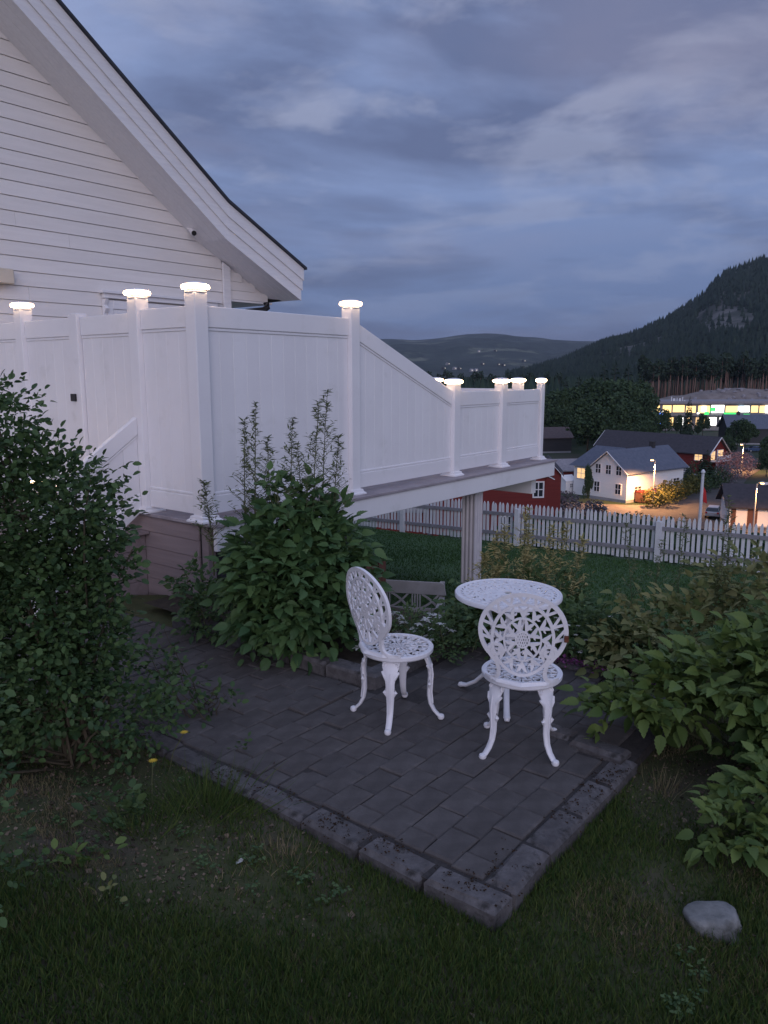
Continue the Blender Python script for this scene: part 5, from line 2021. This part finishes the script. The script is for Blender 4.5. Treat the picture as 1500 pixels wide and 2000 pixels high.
bush(1120, 60, 3.4, 2.0, M_treeleaf, 'dark low hedge just beyond the pickets, further left', 600, 'hedge_bush', 'bush', 2.0)

# shrubs on the slope right behind the pickets
Ps = []
for i in range(90):
    u = random.uniform(880, 1560)
    t = random.uniform(24, 60)
    q = spot(kk(u), t)
    P, d = blob_points((q.x, q.y, q.z + .3), (1.2, 1.0, .7), 60, .4)
    Ps.append((P, d))
P = np.concatenate([a for a, b in Ps])
d = np.concatenate([b for a, b in Ps])
V, F = leaves(T_CLUMP, P, d + rng.normal(0, .5, d.shape), d + np.array([0, 0, .6]), rng.uniform(.14, .30, len(P)))
tag(link(bpy.data.objects.new('slope_scrub', np_mesh('slope_scrub', V, F, M_treeleaf))), 'dark scrub on the slope behind the picket fence', 'scrub', kind='stuff')

# ---------------------------------------------------------------- shop row with lit signs
p = spot(kk(1258), 336)
shop = empty('shop_building', (p.x, p.y, -20), R(3), 'long flat roofed shop row with glowing signs across the valley', 'building')
MB().box(0, 90, 0, 22, 0, 9.6).build('wall', M_shop, shop)
MB().box(-1, 91, -1.6, 23, 9.6, 10.6).build('roof_edge', M_groof, shop)
MB().box(0, 90, -4, -.3, 4.6, 5.0).build('canopy', M_shop, shop)
x = 1.0
k = 0
while x < 62:
    w = random.uniform(2.6, 5.6)
    MB().box(x, x + w, -.12, -.02, 5.6 + random.uniform(0, .5), 9.0 - random.uniform(0, .6)).build('lit_sign', random.choice([M_signy, M_signy, M_signw, M_signy]), shop, bevel=.3)
    x += w + random.uniform(.5, 1.8)
x = 1
while x < 80:
    w = random.uniform(1.6, 3.4)
    MB().box(x, x + w, -.1, -.02, .4, 3.8).build('shop_window', random.choice([M_signy, M_signy, M_glasslit, M_signw]), shop)
    x += w + random.uniform(.5, 2.2)
for x0, w, z0, h, m in ((2, 4.2, -1.6 + 2, 5.4, M_signb), (5.6, 1.2, 4.0, 1.0, M_signr), (22, 2.2, 6.2, 2.4, M_signw), (23.4, 2.0, 4.8, 1.4, M_signg), (26, 2.2, 6.4, 1.6, M_signg), (32, 5.2, 3.6, 2.2, M_signg), (40.5, 2.8, 3.4, 1.8, M_signg),
                        (38, 2.6, 6.6, 2, M_signc), (43, 2.0, 3.8, 1.2, M_signr), (46, 2.6, 3.4, 1.6, M_signb), (64, 1.2, 4.0, 1.0, M_signq), (50, 4.4, 5.6, 3.2, M_signw), (75, 9.0, 6.6, 1.8, M_signw), (60, 1.2, 3.0, 1.4, M_signq), (70, 3, 3.2, 2.6, M_signq), (73.6, 3, 3.2, 2.6, M_signc), (79, 6, 3.4, 1.4, M_signw)):
    MB().box(x0, x0 + w, -.75, -.55, z0, z0 + h).build('lit_sign', m, shop, bevel=.25)
MB().tube([(64.5, -.8, 7.4), (64.5, -.6, 7.4)], 2.5, 20).build('round_sign', M_signw, shop)
MB().box(61.5, 67.5, -.8, -.6, 3.6, 4.6).build('lit_sign', M_signw, shop)
for i, (x0, w, h) in enumerate(((9, .35, 1.8), (9.8, 1.0, 1.1), (11.4, .35, 1.3), (12.4, .8, 1.1), (13.8, .35, 1.7), (14.5, .7, .35))):
    MB().box(x0, x0 + w, .3, .5, 10.7, 10.7 + h).build('roof_letter', M_picket, shop)

for x0, y0, z0, dx in ((-14, 6, 2.5, .5), (-20, 10, 2.2, .6), (-6, -6, 3, .4), (-2, -20, 4, .4), (10, -26, 3.6, .35)):
    o = empty('yard_light', (p.x + x0, p.y + y0, -20), 0, 'small white yard light glimmering between the trees', 'lamp', 'yard lights among the trees')
    MB().tube([(0, 0, 0), (0, 0, z0 + 3)], .08, 6).build('pole', M_steel, o)
    MB().box(-dx, dx, -.2, .2, z0 + 3, z0 + 3.5).build('head', M_signw, o)
# rubble mound behind the shops
mp = spot(kk(1400), 390)


def mound_h(x, y):
    d = ((x - mp.x - 8) / 62) ** 2 + ((y - mp.y) / 26) ** 2
    return -20 + 15 * max(0, 1 - d) ** .8 + 1.2 * noise.noise(Vector((x * .09, y * .09, 0))) + .5 * noise.noise(Vector((x * .3, y * .3, 3))) - (2 if d > 1 else 0)


sheet('rubble_mound', fr(mp.x - 70, mp.x + 80, 90), fr(mp.y - 30, mp.y + 30, 36), mound_h, M_rock)
bmi = bmesh.new()
bmesh.ops.create_icosphere(bmi, subdivisions=1, radius=1)
bme = bpy.data.meshes.new('boulder')
for v in bmi.verts:
    v.co *= 1 + .25 * noise.noise(v.co * 2)
bmi.to_mesh(bme)
bmi.free()
bme.materials.append(M_groof)
for i in range(46):
    x, y = mp.x + random.gauss(8, 24), mp.y - random.uniform(-4, 20)
    o = inst('boulder', bme, None, (x, y, mound_h(x, y) + .2), (random.random() * 3, random.random() * 3, 0), tuple(random.uniform(.5, 1.4) for _ in range(3)))
    tag(o, 'pale boulder on the rubble mound behind the shops', 'boulder', 'boulders on the rubble mound')

# ---------------------------------------------------------------- pine forest with bare trunks
pine_trunks = [MB().tube([(0, 0, -1), (.1, 0, 10), (0, .1, 22)], [.36, .28, .10], 6).mesh('trunk', M_trunk) for _ in range(2)]
pine_crowns = []
for i in range(3):
    V, F = crown_cloud([((0, 0, 18.5), (2.4, 2.4, 3.6), 1), ((.6, .3, 21.5), (1.5, 1.5, 2.2), .4)], 120, 1.15)
    pine_crowns.append(np_mesh('crown', V, F, M_conifer))
GP = 'tall pines with bare trunks behind the rubble mound'
for i in range(110):
    u = 1236 + 300 * (i + random.random()) / 110
    t = random.uniform(420, 452)
    q = spot(kk(u), t)
    o = empty('pine_tree', (q.x, q.y, -14 + random.gauss(0, .8)), random.uniform(0, 6), 'tall bare trunked pine at the edge of the forest', 'tree', GP)
    s_ = random.uniform(.82, 1.12)
    inst('trunk', random.choice(pine_trunks), o, scale=(1, 1, s_))
    inst('crown', random.choice(pine_crowns), o, scale=(1, 1, s_))
GQ = 'pines with reddish trunks along the deck rail skyline'
for i in range(44):
    u = 700 + 390 * (i + random.random()) / 44
    t = random.uniform(520, 560)
    q = spot(kk(u), t)
    o = empty('pine_tree', (q.x, q.y, -22 + random.gauss(0, .8)), random.uniform(0, 6), 'reddish trunked pine of the distant wood above the low deck rail', 'tree', GQ)
    s_ = random.uniform(.82, 1.1)
    inst('trunk', random.choice(pine_trunks), o, scale=(1, 1, s_))
    inst('crown', random.choice(pine_crowns), o, scale=(1, 1, s_))


def skyline(tab, u):
    return table(u, tab)


def ridge_sheet(name, tab, t_ridge, t_foot, u0, u1, nu, nw, m, z_foot, rough, shape=1.0, seed=0):
    """hill whose crest runs along the given skyline; returns height sampler data"""
    V, F = [], []
    W = nw
    for i in range(nu + 1):
        u = u0 + (u1 - u0) * i / nu
        zr = 1.9 + (730 - skyline(tab, u)) / 1510 * t_ridge
        for j in range(W + 1):
            f = j / W * 1.5
            t = t_foot + (t_ridge - t_foot) * f
            x, y = kk(u) * t, .985 * t
            if f <= 1:
                h = z_foot + (zr - z_foot) * (f ** shape)
            else:
                h = zr - (zr - z_foot) * (f - 1) * .8
            n_ = noise.noise(Vector((x / (t_ridge * .09), y / (t_ridge * .09), seed))) + .5 * noise.noise(Vector((x / (t_ridge * .03), y / (t_ridge * .03), seed)))
            h += rough * n_ * min(1, f * 2) * (1 - .8 * max(0, 1 - abs(f - 1) * 6))
            V.append((x, y, h))
    n = W + 1
    for i in range(nu):
        for j in range(W):
            a = i * n + j
            F.append((a, a + n, a + n + 1, a + 1))
    o = bpy.data.objects.new(name, np_mesh(name, np.array(V), np.array(F), m))
    o.data.polygons.foreach_set('use_smooth', [True] * len(F))
    link(o)
    tag(o, kind='structure')
    return np.array(V).reshape(nu + 1, n, 3)


MT = [(700, 760), (1000, 735), (1085, 712), (1130, 692), (1160, 678), (1200, 664), (1245, 648), (1285, 629), (1320, 606), (1345, 588), (1362, 566), (1380, 550), (1405, 541), (1440, 528), (1470, 521), (1500, 512), (1560, 498), (1700, 475), (2000, 500), (2600, 600)]
Hm = ridge_sheet('mountain', MT, 1500, 520, 980, 2100, 150, 54, M_mount, -24, 14, 1.45, 1)
HT = [(-900, 648), (-600, 650), (300, 668), (600, 668), (700, 666), (760, 663), (810, 663), (860, 660), (905, 655.5), (950, 655), (990, 658), (1030, 660), (1070, 664), (1120, 667), (1160, 667), (1250, 660), (1500, 640), (2600, 650)]
Hh = ridge_sheet('distant_hills', HT, 5200, 1700, -700, 1950, 150, 40, M_hills, -40, 55, 1.1, 5)


# low-poly spruces that clothe the slopes
def cone_field(name, pts, hs, m, label, wr=.20):
    n = len(pts)
    sides = 6
    base = np.array([(math.cos(a), math.sin(a), 0) for a in np.linspace(0, 2 * math.pi, sides, endpoint=False)])
    pts, hs = np.array(pts), np.array(hs)
    rot = rng.uniform(0, 6.28, n)
    V = []
    c, s_ = np.cos(rot), np.sin(rot)
    layers = ((0.05, 1.0, .55), (.42, .72, 1.0))
    k = 0
    Vs, Fs = [], []
    for z0, w, z1 in layers:
        b = np.stack([c[:, None] * base[None, :, 0] - s_[:, None] * base[None, :, 1], s_[:, None] * base[None, :, 0] + c[:, None] * base[None, :, 1], np.zeros((n, sides))], 2)
        b = b * (hs * wr * w)[:, None, None] * rng.uniform(.7, 1.3, (n, sides, 1)) + pts[:, None, :]
        b[:, :, 2] += (hs * z0)[:, None]
        tip = pts + np.stack([np.zeros(n), np.zeros(n), hs * z1], 1)
        v = np.concatenate([b, tip[:, None, :]], 1)
        f = np.array([(i, (i + 1) % sides, sides) for i in range(sides)])
        Fs.append((f[None] + (np.arange(n) * (sides + 1))[:, None, None]).reshape(-1, 3) + k)
        Vs.append(v.reshape(-1, 3))
        k += n * (sides + 1)
    o = link(bpy.data.objects.new(name, np_mesh(name, np.concatenate(Vs), np.concatenate(Fs), m)))
    return tag(o, label, 'forest', kind='stuff')


def field_points(H, n, jmin, jmax, keep):
    out = []
    ni, nj = H.shape[0] - 1, H.shape[1] - 1
    while len(out) < n:
        i, j = random.random() * ni, random.uniform(jmin, jmax) * nj
        a, b = int(i), min(int(j), nj - 1)
        fi, fj = i - a, j - b
        q = (H[a, b] * (1 - fi) + H[a + 1, b] * fi) * (1 - fj) + (H[a, b + 1] * (1 - fi) + H[a + 1, b + 1] * fi) * fj
        if keep(q):
            out.append(q)
    return out


def mkeep(q):
    u = 750 + 1510 * q[0] / (q[1] * 1.01)
    if u > 1560:
        return False
    v = 730 - 1510 * (q[2] - 1.9) / (q[1] * 1.01)
    wob = 1 + .5 * noise.noise(Vector((q[0] * .02, q[1] * .02, 7)))
    for cu, cv, ru, rv in ((1395, 632, 62, 26), (1470, 662, 50, 7), (1190, 706, 50, 7), (1420, 590, 16, 6)):   # felled and bare slopes; the widest is pale ground imitating soft haze
        if ((u - cu) / ru) ** 2 + ((v - cv) / rv) ** 2 < wob:
            return random.random() < .06
    return noise.noise(Vector((q[0] * .0085, q[1] * .0085, 4))) < .42


pts = field_points(Hm, 15000, 0, .72, mkeep)
cone_field('mountain_forest', pts, [random.uniform(9, 17) for _ in pts], M_slope, 'dark spruce forest covering the mountain at the right')
pts = []
while len(pts) < 3200:
    t = random.uniform(455, 900)
    u = random.uniform(660, 1560)
    if u < 1230 and t < 470:
        continue
    q = spot(kk(u), t)
    pts.append((q.x, q.y, q.z - 3))
cone_field('valley_forest', pts, [random.uniform(14, 24) for _ in pts], M_conifer, 'dark conifer forest on the valley floor behind the shops')
pts = []
while len(pts) < 420:
    t = random.uniform(270, 440)
    u = random.uniform(700, 1240)
    q = spot(kk(u), t)
    pts.append((q.x, q.y, q.z - 1))
cone_field('near_forest', pts, [random.uniform(11, 19) for _ in pts], M_conifer, 'dark mixed wood between the deck end and the shops', .26)

# farm houses with lit windows on the far hillside
for i, (u, v_) in enumerate(((930, 690), (962, 690), (966, 691.5), (868, 719), (876, 717), (882, 721), (905, 726), (930, 712), (948, 716), (925, 727), (974, 718), (1005, 724), (888, 723), (850, 724), (1018, 706))):
    best, bd = None, 1e9
    for a in range(Hh.shape[0]):
        for b in range(0, Hh.shape[1], 1):
            q = Hh[a, b]
            if q[1] > 5200:
                continue
            uu = 750 + 1510 * q[0] / (q[1] / .985)
            if abs(uu - u) > 14:
                continue
            vv = 730 - 1510 * (q[2] - 1.9) / (q[1] / .985)
            e = abs(vv - v_) + .15 * abs(uu - u)
            if e < bd:
                bd, best = e, q
    o = empty('hillside_farm', (best[0] + random.uniform(-20, 20), best[1] - 30, best[2] + 3), random.uniform(0, 1), 'tiny farmhouse with a light on the distant hillside', 'house', 'lit farmhouses on the distant hillside')
    MB().prism([(-5, 0), (5, 0), (5, 6), (0, 9), (-5, 6)], 'x', -5, 5).build('wall', M_groof if i % 3 == 0 else M_hdark, o)
    MB().box(-1.5, 1.5, -6.0, -5.1, 3, 5.5).build('lit_window', M_farm, o)


# ---------------------------------------------------------------- evening haze in the valley
hz = MB().box(-7500, 7500, -3400, 8600, -160, 420).build('haze', None)
tag(hz, kind='stuff')
hm = bpy.data.materials.new('haze')
hm.use_nodes = True
hn = hm.node_tree.nodes
hn.remove(hn['Principled BSDF'])
hv = hn.new('ShaderNodeVolumePrincipled')
hv.inputs['Color'].default_value = (.70, .80, .98, 1)
hv.inputs['Density'].default_value = HAZE
hm.node_tree.links.new(hv.outputs[0], hn['Material Output'].inputs['Volume'])
hz.data.materials.append(hm)
